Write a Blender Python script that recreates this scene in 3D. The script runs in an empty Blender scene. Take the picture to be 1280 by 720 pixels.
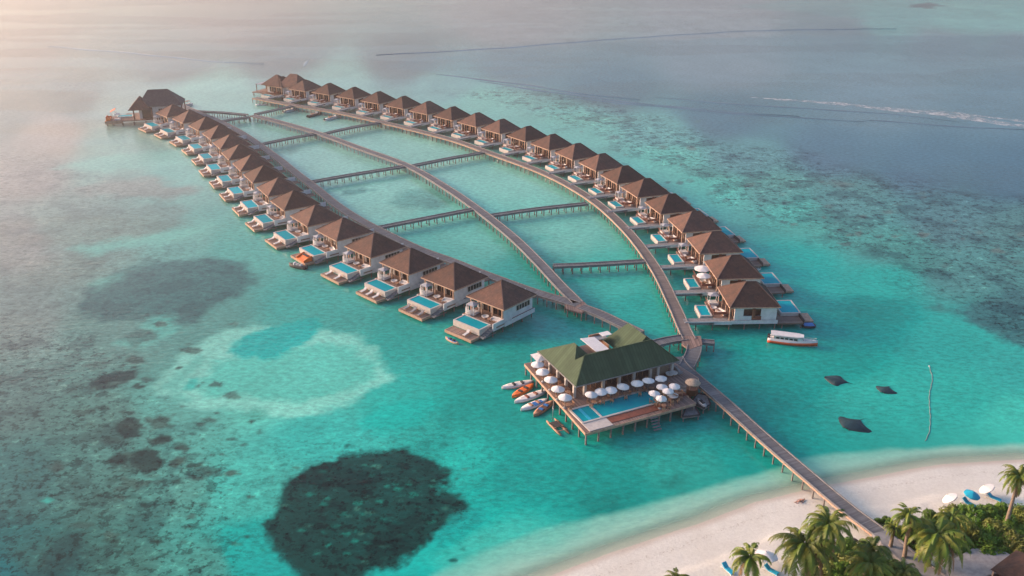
import bpy, bmesh, math, random
import numpy as np
from mathutils import Vector, Matrix

random.seed(7)
R = math.radians
scene = bpy.context.scene
col = scene.collection
PI = math.pi

# ------------------------------------------------------------------ camera
FPX, PITCH, CAMH = 1100.0, R(24.0), 75.0
cam_d = bpy.data.cameras.new('camera')
cam_d.sensor_width = 36.0
cam_d.lens = FPX / 1280.0 * 36.0
cam_d.clip_start, cam_d.clip_end = 0.5, 30000
cam = bpy.data.objects.new('camera', cam_d)
col.objects.link(cam)
cam.location = (0, 0, CAMH)
cam.rotation_euler = (R(90) - PITCH, 0, 0)
scene.camera = cam
CT, ST = math.cos(PITCH), math.sin(PITCH)


def at(px, py, z=0.0):
    """Back-projection from the camera: the point at height z that lies under a pixel of the 1280 x 720 photograph."""
    u, v = px - 640.0, py - 360.0
    dy, dz = FPX * CT - v * ST, -FPX * ST - v * CT
    t = (z - CAMH) / dz
    return Vector((u * t, dy * t, z))


# ------------------------------------------------------------------ helpers
def tag(o, label=None, cat=None, group=None, kind=None):
    if label: o['label'] = label
    if cat: o['category'] = cat
    if group: o['group'] = group
    if kind: o['kind'] = kind
    return o


def empty(name, loc=(0, 0, 0), rz=0.0):
    o = bpy.data.objects.new(name, None)
    o.empty_display_size = 0.2
    col.objects.link(o)
    o.location = loc
    o.rotation_euler = (0, 0, rz)
    return o


def link(name, me, parent=None):
    o = bpy.data.objects.new(name, me)
    col.objects.link(o)
    if parent is not None:
        o.parent = parent
    return o


KIDS = {}


def copy_tree(o, parent=None):
    c = o.copy()
    col.objects.link(c)
    if parent is not None:
        c.parent = parent
    for ch in list(o.children):
        copy_tree(ch, c)
    return c


class MB:
    """Collects boxes, prisms, tubes and lofts into one mesh."""

    def __init__(self):
        self.v, self.f, self.sm = [], [], []

    def add(self, vs, fs, smooth=False):
        n = len(self.v)
        self.v += [tuple(p) for p in vs]
        self.f += [tuple(i + n for i in f) for f in fs]
        self.sm += [smooth] * len(fs)
        return self

    def box(self, x0, x1, y0, y1, z0, z1):
        vs = [(x0, y0, z0), (x1, y0, z0), (x1, y1, z0), (x0, y1, z0), (x0, y0, z1), (x1, y0, z1), (x1, y1, z1), (x0, y1, z1)]
        return self.add(vs, [(3, 2, 1, 0), (4, 5, 6, 7), (0, 1, 5, 4), (1, 2, 6, 5), (2, 3, 7, 6), (3, 0, 4, 7)])

    def rbox(self, x0, x1, y0, y1, z0, z1, r=0.05):
        """a box with its upper edges chamfered"""
        vs = []
        for z, d in ((z0, 0), (z1 - r, 0), (z1, r)):
            vs += [(x0 + d, y0 + d, z), (x1 - d, y0 + d, z), (x1 - d, y1 - d, z), (x0 + d, y1 - d, z)]
        fs = [(3, 2, 1, 0), (8, 9, 10, 11)]
        for k in (0, 4):
            for i in range(4):
                j = (i + 1) % 4
                fs.append((k + i, k + j, k + j + 4, k + i + 4))
        return self.add(vs, fs)

    def prism(self, poly, z0, z1):
        n = len(poly)
        vs = [(p[0], p[1], z0) for p in poly] + [(p[0], p[1], z1) for p in poly]
        fs = [tuple(range(n - 1, -1, -1)), tuple(range(n, 2 * n))]
        fs += [(i, (i + 1) % n, n + (i + 1) % n, n + i) for i in range(n)]
        return self.add(vs, fs)

    def bar(self, a, b, w, h):
        """a rectangular bar from a to b, w wide, h high"""
        a, b = Vector(a), Vector(b)
        d = (b - a).normalized()
        up = Vector((0, 0, 1)) if abs(d.z) < .95 else Vector((0, 1, 0))
        s = d.cross(up).normalized() * w / 2
        t = s.cross(d).normalized() * h / 2
        vs = [p + q for p in (a, b) for q in (-s - t, s - t, s + t, -s + t)]
        return self.add(vs, [(0, 1, 2, 3), (7, 6, 5, 4), (0, 4, 5, 1), (1, 5, 6, 2), (2, 6, 7, 3), (3, 7, 4, 0)])

    def tube(self, pts, rad, n=8, cap=True):
        pts = [Vector(p) for p in pts]
        rs = rad if isinstance(rad, (list, tuple)) else [rad] * len(pts)
        rings = []
        for i, p in enumerate(pts):
            d = (pts[min(i + 1, len(pts) - 1)] - pts[max(i - 1, 0)]).normalized()
            up = Vector((0, 0, 1)) if abs(d.z) < .9 else Vector((1, 0, 0))
            s = d.cross(up).normalized()
            t = s.cross(d)
            rings.append([p + (s * math.cos(2 * PI * k / n) + t * math.sin(2 * PI * k / n)) * rs[i] for k in range(n)])
        return self.loft(rings, cap, True)

    def loft(self, rings, cap=True, smooth=True, closed=True):
        n = len(rings[0])
        vs = [p for r in rings for p in r]
        fs = []
        for i in range(len(rings) - 1):
            for k in range(n if closed else n - 1):
                j = (k + 1) % n
                fs.append((i * n + k, i * n + j, (i + 1) * n + j, (i + 1) * n + k))
        self.add(vs, fs, smooth)
        if cap:
            m = len(self.v) - len(vs)
            self.f += [tuple(m + k for k in range(n - 1, -1, -1)), tuple(m + (len(rings) - 1) * n + k for k in range(n))]
            self.sm += [False, False]
        return self

    def lathe(self, prof, n=12, c=(0, 0), cap=True):
        rings = [[(c[0] + r * math.cos(2 * PI * k / n), c[1] + r * math.sin(2 * PI * k / n), z) for k in range(n)] for r, z in prof]
        return self.loft(rings, cap, True)

    def hip(self, x0, x1, y0, y1, z0, z1, ridge, soffit=True, sag=0.0):
        """hip roof; ridge = ((xa, ya), (xb, yb)) ; the faces bend a little outward at the eave"""
        (xa, ya), (xb, yb) = ridge
        vs = [(x0, y0, z0), (x1, y0, z0), (x1, y1, z0), (x0, y1, z0), (xa, ya, z1), (xb, yb, z1)]
        if abs(ya - yb) > abs(xa - xb):            # ridge along y: a is the y0 end
            fs = [(0, 1, 4), (1, 2, 5, 4), (2, 3, 5), (3, 0, 4, 5)]
        else:                                      # ridge along x: a is the x0 end
            fs = [(0, 1, 5, 4), (1, 2, 5), (2, 3, 4, 5), (3, 0, 4)]
        if soffit: fs.append((3, 2, 1, 0))
        return self.add(vs, fs)

    def mesh(self, name, mat=None):
        me = bpy.data.meshes.new(name)
        me.from_pydata(self.v, [], self.f)
        me.polygons.foreach_set('use_smooth', self.sm)
        if mat: me.materials.append(mat)
        me.update()
        return me

    def build(self, name, mat, parent=None):
        return link(name, self.mesh(name, mat), parent)


# ------------------------------------------------------------------ materials
def new_mat(name):
    m = bpy.data.materials.new(name)
    m.use_nodes = True
    nt = m.node_tree
    return m, nt, nt.nodes['Principled BSDF']


def N(nt, t, **kw):
    n = nt.nodes.new(t)
    for k, v in kw.items():
        if k in n.inputs: n.inputs[k].default_value = v
        else: setattr(n, k, v)
    return n


def mixc(nt, fac, a, b, mode='MIX'):
    n = nt.nodes.new('ShaderNodeMix')
    n.data_type = 'RGBA'; n.blend_type = mode
    for s, x in ((0, fac), (6, a), (7, b)):
        if isinstance(x, (int, float)): n.inputs[s].default_value = x
        elif isinstance(x, tuple): n.inputs[s].default_value = (x + (1,))[:4]
        else: nt.links.new(x, n.inputs[s])
    return n.outputs[2]


def ramp(nt, x, a, b, va=0.0, vb=1.0):
    n = nt.nodes.new('ShaderNodeMapRange')
    n.interpolation_type = 'SMOOTHSTEP'
    for i, q in ((1, a), (2, b), (3, va), (4, vb)): n.inputs[i].default_value = q
    nt.links.new(x, n.inputs[0])
    return n.outputs[0]


def simple(name, c, rough=.6, var=.18, scale=3.0, bump=0.0, metal=0.0, spec=.5, streak=None, random_tint=0.0):
    """a painted or wooden surface: base colour with two sizes of wear noise"""
    m, nt, b = new_mat(name)
    tc = N(nt, 'ShaderNodeTexCoord')
    src = tc.outputs['Object']
    if streak:
        mp = N(nt, 'ShaderNodeMapping'); mp.inputs['Scale'].default_value = streak
        nt.links.new(src, mp.inputs[0]); src = mp.outputs[0]
    n1 = N(nt, 'ShaderNodeTexNoise', Scale=scale, Detail=5.0, Roughness=.65)
    nt.links.new(src, n1.inputs['Vector'])
    dark = tuple(x * (1 - var) for x in c); light = tuple(min(1, x * (1 + var)) for x in c)
    f = ramp(nt, n1.outputs[0], .3, .7)
    cc = mixc(nt, f, dark, light)
    if random_tint:
        oi = N(nt, 'ShaderNodeObjectInfo')
        r = ramp(nt, oi.outputs['Random'], 0, 1, 1 - random_tint, 1 + random_tint)
        mu = N(nt, 'ShaderNodeVectorMath', operation='SCALE')
        nt.links.new(cc, mu.inputs[0]); nt.links.new(r, mu.inputs['Scale'])
        cc = mu.outputs[0]
    nt.links.new(cc, b.inputs['Base Color'])
    b.inputs['Roughness'].default_value = rough
    b.inputs['Metallic'].default_value = metal
    b.inputs['Specular IOR Level'].default_value = spec
    if bump:
        bp = N(nt, 'ShaderNodeBump', Strength=bump, Distance=.03)
        nt.links.new(n1.outputs[0], bp.inputs['Height']); nt.links.new(bp.outputs[0], b.inputs['Normal'])
    return m


def planks(name, c, width=.16, axis=0, rough=.75, uv=False, var=.35):
    """boards: one tint per board, dark joints, long grain"""
    m, nt, b = new_mat(name)
    tc = N(nt, 'ShaderNodeTexCoord')
    sp = N(nt, 'ShaderNodeSeparateXYZ')
    nt.links.new(tc.outputs['UV' if uv else 'Object'], sp.inputs[0])
    d = N(nt, 'ShaderNodeMath', operation='DIVIDE'); nt.links.new(sp.outputs[axis], d.inputs[0]); d.inputs[1].default_value = width
    fl = N(nt, 'ShaderNodeMath', operation='FLOOR'); nt.links.new(d.outputs[0], fl.inputs[0])
    wn = N(nt, 'ShaderNodeTexWhiteNoise', noise_dimensions='1D'); nt.links.new(fl.outputs[0], wn.inputs['W'])
    fr = N(nt, 'ShaderNodeMath', operation='FRACT'); nt.links.new(d.outputs[0], fr.inputs[0])
    j = ramp(nt, fr.outputs[0], .04, .12)
    base = mixc(nt, wn.outputs[0], tuple(x * (1 - var) for x in c), tuple(min(1, x * (1 + var)) for x in c))
    ns = N(nt, 'ShaderNodeTexNoise', Scale=.35, Detail=6.0, Roughness=.7)
    nt.links.new(tc.outputs['Object'], ns.inputs['Vector'])
    base = mixc(nt, ramp(nt, ns.outputs[0], .35, .65, 0, .45), base, tuple(x * .55 for x in c))
    cc = mixc(nt, j, tuple(x * .35 for x in c), base)
    nt.links.new(cc, b.inputs['Base Color'])
    b.inputs['Roughness'].default_value = rough
    b.inputs['Specular IOR Level'].default_value = .3
    return m


def shingle(name, c, c2, course=.32, var=.3):
    m, nt, b = new_mat(name)
    tc = N(nt, 'ShaderNodeTexCoord')
    sp = N(nt, 'ShaderNodeSeparateXYZ'); nt.links.new(tc.outputs['Object'], sp.inputs[0])
    d = N(nt, 'ShaderNodeMath', operation='DIVIDE'); nt.links.new(sp.outputs[2], d.inputs[0]); d.inputs[1].default_value = course * .55
    fr = N(nt, 'ShaderNodeMath', operation='FRACT'); nt.links.new(d.outputs[0], fr.inputs[0])
    vo = N(nt, 'ShaderNodeTexVoronoi', Scale=2.6); nt.links.new(tc.outputs['Object'], vo.inputs['Vector'])
    bw = N(nt, 'ShaderNodeRGBToBW'); nt.links.new(vo.outputs['Color'], bw.inputs[0])
    ns = N(nt, 'ShaderNodeTexNoise', Scale=.55, Detail=7.0, Roughness=.7); nt.links.new(tc.outputs['Object'], ns.inputs['Vector'])
    base = mixc(nt, bw.outputs[0], tuple(x * (1 - var) for x in c), tuple(x * (1 + var) for x in c))
    base = mixc(nt, ramp(nt, ns.outputs[0], .38, .68), base, c2)
    mps = N(nt, 'ShaderNodeMapping'); mps.inputs['Scale'].default_value = (1, 1, .22); nt.links.new(tc.outputs['Object'], mps.inputs[0])
    st = N(nt, 'ShaderNodeTexNoise', Scale=1.7, Detail=5.0, Roughness=.7); nt.links.new(mps.outputs[0], st.inputs['Vector'])
    base = mixc(nt, ramp(nt, st.outputs[0], .54, .70, 0, .6), base, tuple(x * .5 for x in c2))
    base = mixc(nt, ramp(nt, st.outputs[0], .42, .28, 0, .5), base, tuple(x * 1.5 for x in c))
    oi = N(nt, 'ShaderNodeObjectInfo')
    r = ramp(nt, oi.outputs['Random'], 0, 1, .76, 1.22)
    mu = N(nt, 'ShaderNodeVectorMath', operation='SCALE'); nt.links.new(base, mu.inputs[0]); nt.links.new(r, mu.inputs['Scale'])
    cc = mixc(nt, ramp(nt, fr.outputs[0], .0, .2), tuple(x * .55 for x in c), mu.outputs[0])
    nt.links.new(cc, b.inputs['Base Color'])
    b.inputs['Roughness'].default_value = .85
    b.inputs['Specular IOR Level'].default_value = .25
    bp = N(nt, 'ShaderNodeBump', Strength=.5, Distance=.05)
    nt.links.new(fr.outputs[0], bp.inputs['Height']); nt.links.new(bp.outputs[0], b.inputs['Normal'])
    return m


def seam_roof(name, c):
    m, nt, b = new_mat(name)
    tc = N(nt, 'ShaderNodeTexCoord')
    sp = N(nt, 'ShaderNodeSeparateXYZ'); nt.links.new(tc.outputs['Object'], sp.inputs[0])
    sn = N(nt, 'ShaderNodeSeparateXYZ'); nt.links.new(tc.outputs['Normal'], sn.inputs[0])
    ax = N(nt, 'ShaderNodeMath', operation='ABSOLUTE'); nt.links.new(sn.outputs[0], ax.inputs[0])
    ay = N(nt, 'ShaderNodeMath', operation='ABSOLUTE'); nt.links.new(sn.outputs[1], ay.inputs[0])
    gt = N(nt, 'ShaderNodeMath', operation='GREATER_THAN'); nt.links.new(ax.outputs[0], gt.inputs[0]); nt.links.new(ay.outputs[0], gt.inputs[1])
    mxf = N(nt, 'ShaderNodeMix'); nt.links.new(gt.outputs[0], mxf.inputs[0]); nt.links.new(sp.outputs[0], mxf.inputs[2]); nt.links.new(sp.outputs[1], mxf.inputs[3])
    d = N(nt, 'ShaderNodeMath', operation='DIVIDE'); nt.links.new(mxf.outputs[0], d.inputs[0]); d.inputs[1].default_value = .55
    fr = N(nt, 'ShaderNodeMath', operation='FRACT'); nt.links.new(d.outputs[0], fr.inputs[0])
    fl = N(nt, 'ShaderNodeMath', operation='FLOOR'); nt.links.new(d.outputs[0], fl.inputs[0])
    wn = N(nt, 'ShaderNodeTexWhiteNoise', noise_dimensions='1D'); nt.links.new(fl.outputs[0], wn.inputs['W'])
    mp = N(nt, 'ShaderNodeMapping'); mp.inputs['Scale'].default_value = (1, 1, .35); nt.links.new(tc.outputs['Object'], mp.inputs[0])
    ns = N(nt, 'ShaderNodeTexNoise', Scale=.8, Detail=7.0, Roughness=.7); nt.links.new(mp.outputs[0], ns.inputs['Vector'])
    base = mixc(nt, wn.outputs[0], tuple(x * .84 for x in c), tuple(x * 1.16 for x in c))
    base = mixc(nt, ramp(nt, ns.outputs[0], .40, .70, 0, .55), base, tuple(x * .62 for x in c))
    base = mixc(nt, ramp(nt, ns.outputs[0], .42, .28, 0, .35), base, (.085, .105, .05))
    cc = mixc(nt, ramp(nt, fr.outputs[0], .05, .14), tuple(x * .5 for x in c), base)
    nt.links.new(cc, b.inputs['Base Color']); b.inputs['Roughness'].default_value = .75; b.inputs['Specular IOR Level'].default_value = .2
    return m


def leaf_mat(name, c, c2, trans=.25):
    m, nt, b = new_mat(name)
    g = N(nt, 'ShaderNodeNewGeometry')
    oi = N(nt, 'ShaderNodeObjectInfo')
    tc = N(nt, 'ShaderNodeTexCoord')
    ns = N(nt, 'ShaderNodeTexNoise', Scale=.9, Detail=3.0); nt.links.new(tc.outputs['Object'], ns.inputs['Vector'])
    a = mixc(nt, g.outputs['Random Per Island'], tuple(x * .55 for x in c), tuple(x * 1.35 for x in c))
    a = mixc(nt, ramp(nt, ns.outputs[0], .4, .68, 0, .8), a, c2)
    r = ramp(nt, oi.outputs['Random'], 0, 1, .8, 1.25)
    mu = N(nt, 'ShaderNodeVectorMath', operation='SCALE'); nt.links.new(a, mu.inputs[0]); nt.links.new(r, mu.inputs['Scale'])
    nt.links.new(mu.outputs[0], b.inputs['Base Color'])
    b.inputs['Roughness'].default_value = .5
    b.inputs['Specular IOR Level'].default_value = .35
    tr = N(nt, 'ShaderNodeBsdfTranslucent')
    nt.links.new(mu.outputs[0], tr.inputs[0])
    mx = N(nt, 'ShaderNodeMixShader'); mx.inputs[0].default_value = trans
    out = nt.nodes['Material Output']
    nt.links.new(b.outputs[0], mx.inputs[1]); nt.links.new(tr.outputs[0], mx.inputs[2]); nt.links.new(mx.outputs[0], out.inputs['Surface'])
    return m


M = {
    'roof': shingle('dark_shingle', (.142, .076, .057), (.086, .058, .049)),
    'green_roof': seam_roof('green_sheet_roof', (.066, .104, .058)),
    'grey_roof': shingle('grey_shingle', (.085, .08, .082), (.06, .06, .065)),
    'ridge': simple('ridge_tile', (.12, .08, .068), .8, .25, 4),
    'white': simple('white_render', (.66, .65, .64), .7, .1, 1.1, random_tint=.06),
    'cream': simple('cream_render', (.55, .5, .45), .7, .12, 1.1),
    'deck': planks('terrace_boards', (.25, .165, .13), .15, 0),
    'deck2': planks('lower_deck_boards', (.30, .205, .165), .15, 0),
    'walk': planks('weathered_boards', (.15, .157, .17), .17, 0, uv=True, var=.3),
    'walk_warm': planks('brown_boards', (.20, .165, .15), .17, 0, uv=True, var=.25),
    'club_deck': planks('clubhouse_boards', (.27, .185, .155), .17, 0),
    'kerb': simple('grey_beam_wood', (.21, .205, .205), .8, .25, 2),
    'fascia': simple('ochre_beam_wood', (.46, .30, .21), .75, .2, 2),
    'pile': simple('concrete_pile', (.22, .19, .165), .85, .3, 2.5),
    'pool': simple('pool_coping', (.52, .48, .44), .5, .1, 2),
    'glass': simple('dark_glass', (.02, .022, .025), .12, .3, .8, spec=.6),
    'brown': simple('brown_joinery', (.14, .07, .045), .6, .25, 2),
    'redwood': simple('red_wood', (.22, .075, .045), .6, .25, 2, streak=(1, 1, 5)),
    'wood': simple('warm_teak', (.38, .21, .13), .6, .25, 3),
    'orange': simple('orange_plastic', (.75, .17, .03), .45, .12, 2),
    'blue': simple('blue_plastic', (.02, .17, .48), .45, .15, 2),
    'skyblue': simple('blue_canvas', (.01, .36, .52), .6, .12, 3),
    'canvas': simple('white_canvas', (.72, .70, .68), .8, .08, 2, random_tint=.05),
    'cushion': simple('white_cushion', (.66, .62, .58), .85, .12, 4),
    'greycush': simple('grey_cushion', (.26, .25, .25), .85, .15, 4),
    'hull': simple('white_gelcoat', (.7, .68, .66), .3, .08, 1.5),
    'stripe': simple('orange_red_gelcoat', (.78, .11, .04), .35, .12, 1.5),
    'dark': simple('black_rubber', (.03, .032, .035), .6, .3, 2),
    'steel': simple('grey_metal', (.4, .4, .4), .4, .1, 2, metal=.6),
    'net': simple('dark_netting', (.06, .055, .055), .9, .3, 5),
    'palm_dry': leaf_mat('dry_palm_leaf', (.2, .12, .05), (.26, .17, .08)),
    'palm': leaf_mat('palm_leaf', (.10, .165, .018), (.21, .215, .032)),
    'bush': leaf_mat('bush_leaf', (.10, .21, .022), (.16, .25, .035), .35),
    'bush2': leaf_mat('yellow_green_leaf', (.15, .19, .03), (.22, .23, .05)),
    'trunk': simple('palm_bark', (.24, .18, .13), .9, .3, 3, streak=(1, 1, 6)),
    'skin': simple('tanned_skin', (.5, .27, .19), .6, .08, 6),
    'ray': simple('dark_ray_skin', (.008, .035, .045), .6, .3, 1.0),
    'rope': simple('pale_rope', (.26, .30, .26), .8, .2, 2),
    'thatch': simple('dry_thatch', (.42, .32, .24), .95, .35, 8, streak=(1, 1, .3)),
    'grey': simple('grey_sheet', (.33, .34, .36), .6, .15, 1.5),
    'rock': simple('driftwood_grey', (.12, .1, .085), .9, .4, 3),
}


def pool_water_mat():
    m, nt, b = new_mat('pool_water')
    tc = N(nt, 'ShaderNodeTexCoord')
    ns = N(nt, 'ShaderNodeTexNoise', Scale=.7, Detail=3.0); nt.links.new(tc.outputs['Object'], ns.inputs['Vector'])
    cc = mixc(nt, ns.outputs[0], (.0, .28, .36), (.0, .40, .44))
    oi = N(nt, 'ShaderNodeObjectInfo')
    r = ramp(nt, oi.outputs['Random'], 0, 1, .85, 1.12)
    mu = N(nt, 'ShaderNodeVectorMath', operation='SCALE'); nt.links.new(cc, mu.inputs[0]); nt.links.new(r, mu.inputs['Scale'])
    nt.links.new(mu.outputs[0], b.inputs['Base Color'])
    b.inputs['Roughness'].default_value = .08; b.inputs['IOR'].default_value = 1.33; b.inputs['Specular IOR Level'].default_value = .07
    n2 = N(nt, 'ShaderNodeTexNoise', Scale=3.0, Detail=3.0); nt.links.new(tc.outputs['Object'], n2.inputs['Vector'])
    bp = N(nt, 'ShaderNodeBump', Strength=.15, Distance=.03)
    nt.links.new(n2.outputs[0], bp.inputs['Height']); nt.links.new(bp.outputs[0], b.inputs['Normal'])
    return m


M['poolwater'] = pool_water_mat()


# ------------------------------------------------------------------ 2-D noise for the sea bed colours
def vnoise(x, y, seed=0):
    xi, yi = np.floor(x).astype(np.int64), np.floor(y).astype(np.int64)
    fx, fy = x - xi, y - yi
    fx, fy = fx * fx * (3 - 2 * fx), fy * fy * (3 - 2 * fy)

    def h(a, b):
        n = (a * 374761393 + b * 668265263 + seed * 974634777) & 0xffffffff
        n = ((n ^ (n >> 13)) * 1274126177) & 0xffffffff
        return ((n ^ (n >> 16)) & 0xffff) / 65535.0
    return (h(xi, yi) * (1 - fx) + h(xi + 1, yi) * fx) * (1 - fy) + (h(xi, yi + 1) * (1 - fx) + h(xi + 1, yi + 1) * fx) * fy


def fbm(x, y, seed=0, octs=4, gain=.55):
    s, a, t = 0, 1.0, 0
    for o in range(octs):
        s = s + a * vnoise(x + 17.3 * o, y - 9.1 * o, seed + o); t += a
        a *= gain; x, y = x * 2.03, y * 2.03
    return s / t


def sstep(a, b, x):
    t = np.clip((x - a) / (b - a), 0, 1)
    return t * t * (3 - 2 * t)


def poly_sdf(X, Y, P):
    """signed distance to a polygon of ground points (negative inside)"""
    d = np.full(X.shape, 1e9); ins = np.zeros(X.shape, bool)
    n = len(P)
    for i in range(n):
        ax, ay = P[i]; bx, by = P[(i + 1) % n]
        ex, ey = bx - ax, by - ay
        wx, wy = X - ax, Y - ay
        t = np.clip((wx * ex + wy * ey) / (ex * ex + ey * ey + 1e-9), 0, 1)
        d = np.minimum(d, (wx - ex * t) ** 2 + (wy - ey * t) ** 2)
        c = (ay > Y) != (by > Y)
        ins ^= c & (X < (bx - ax) * (Y - ay) / ((by - ay) if abs(by - ay) > 1e-9 else 1e-9) + ax)
    d = np.sqrt(d)
    return np.where(ins, -d, d)


def lin(c):
    c = np.asarray(c, float) / 255.0
    return np.where(c <= .04045, c / 12.92, ((c + .055) / 1.055) ** 2.4)


def ground_poly(px):
    return [tuple(at(x, y)[:2]) for x, y in px]


# shoreline of the island (ground points, sea on the far side)
SHORE_PX = [(560, 770), (640, 738), (700, 715), (760, 692), (820, 672), (873, 655), (904, 642), (940, 629), (985, 618), (1035, 606), (1085, 597), (1140, 586), (1180, 580), (1280, 574), (1400, 578), (1500, 590)]
SHORE = ground_poly(SHORE_PX)
ISLAND = SHORE + [(150, 60), (150, -200), (-150, -200), (-90, 30), (-40, 65)]

WATER_GAIN = 1.0
CTRL = [  # sea bed and sea colour, far rows lightened for sky reflection: image position, colour
    (-150, 760, 28, 100, 104), (0, 720, 25, 102, 106), (60, 700, 45, 95, 92), (150, 700, 72, 122, 112), (250, 700, 82, 150, 138), (318, 690, 30, 165, 155), (620, 690, 80, 180, 165), (560, 655, 50, 170, 158), (480, 740, 40, 165, 155),
    (30, 600, 62, 104, 100), (120, 600, 80, 124, 115), (220, 605, 92, 152, 140), (300, 610, 84, 176, 162), (400, 545, 70, 166, 155), (640, 600, 42, 148, 138), (760, 600, 46, 142, 132), (860, 580, 58, 150, 138), (940, 560, 40, 146, 136),
    (20, 500, 84, 112, 106), (120, 510, 84, 122, 113), (220, 500, 96, 158, 146), (340, 500, 100, 180, 164), (500, 500, 60, 158, 146), (590, 500, 46, 142, 131), (640, 450, 46, 138, 128), (580, 590, 60, 168, 155), (930, 500, 30, 136, 128), (960, 470, 36, 148, 139), (1080, 500, 66, 168, 154), (1200, 500, 66, 166, 153), (1280, 520, 78, 176, 160),
    (20, 400, 108, 124, 118), (130, 410, 90, 126, 118), (240, 395, 84, 134, 125), (400, 390, 70, 152, 141), (520, 415, 54, 144, 133), (700, 395, 58, 150, 140), (660, 345, 60, 150, 139), (800, 385, 56, 154, 142), (1040, 450, 40, 145, 135), (1090, 400, 38, 146, 137), (1190, 430, 62, 158, 147), (1280, 470, 66, 158, 148),
    (20, 300, 128, 132, 126), (130, 300, 110, 140, 131), (230, 300, 104, 156, 145), (300, 310, 88, 154, 142), (540, 320, 96, 172, 158), (590, 300, 104, 174, 160), (680, 290, 112, 176, 162), (770, 345, 74, 168, 154), (900, 240, 100, 178, 163), (1000, 330, 58, 170, 157), (1100, 350, 62, 166, 153), (1010, 270, 90, 168, 155), (1120, 310, 86, 152, 143), (1200, 340, 86, 136, 132), (1280, 330, 84, 132, 128),
    (20, 220, 140, 135, 127), (150, 215, 124, 150, 140), (220, 215, 120, 164, 153), (90, 265, 124, 142, 133), (400, 200, 132, 178, 166), (460, 240, 126, 178, 164), (640, 215, 122, 178, 164), (830, 200, 108, 178, 163), (960, 235, 96, 150, 142), (1060, 250, 92, 138, 135), (1180, 285, 86, 124, 126), (1290, 290, 84, 124, 122),
    (60, 165, 150, 140, 130), (150, 180, 128, 158, 148), (330, 170, 122, 168, 156), (540, 185, 128, 176, 164), (600, 130, 120, 172, 160), (720, 160, 112, 168, 155), (830, 165, 104, 152, 146), (940, 200, 96, 138, 138),
    (150, 130, 132, 150, 142), (260, 115, 126, 166, 155), (420, 98, 122, 160, 152), (560, 110, 112, 150, 146),
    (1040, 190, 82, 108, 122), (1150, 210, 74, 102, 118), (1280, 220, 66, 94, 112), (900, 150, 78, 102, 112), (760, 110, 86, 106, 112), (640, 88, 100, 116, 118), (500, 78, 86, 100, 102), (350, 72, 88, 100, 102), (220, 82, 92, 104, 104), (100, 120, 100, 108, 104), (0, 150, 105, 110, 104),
    (0, 60, 96, 92, 88), (300, 30, 110, 108, 106), (640, 30, 134, 138, 138), (900, 80, 128, 138, 142), (1100, 120, 114, 136, 144), (1280, 120, 104, 130, 140), (900, 20, 126, 134, 138), (1050, 38, 100, 118, 124), (1120, 22, 104, 148, 146), (1200, 22, 116, 164, 158), (1280, 26, 116, 166, 160), (1280, 55, 112, 130, 136), (1180, 55, 112, 130, 136), (-300, 300, 120, 120, 115), (-300, 600, 60, 90, 90), (1500, 300, 60, 90, 105), (1500, 480, 70, 160, 150), (-300, 60, 84, 88, 92), (1500, 60, 55, 78, 95),  # far sea: lost sky sheen made up by a lighter colour
]
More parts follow.
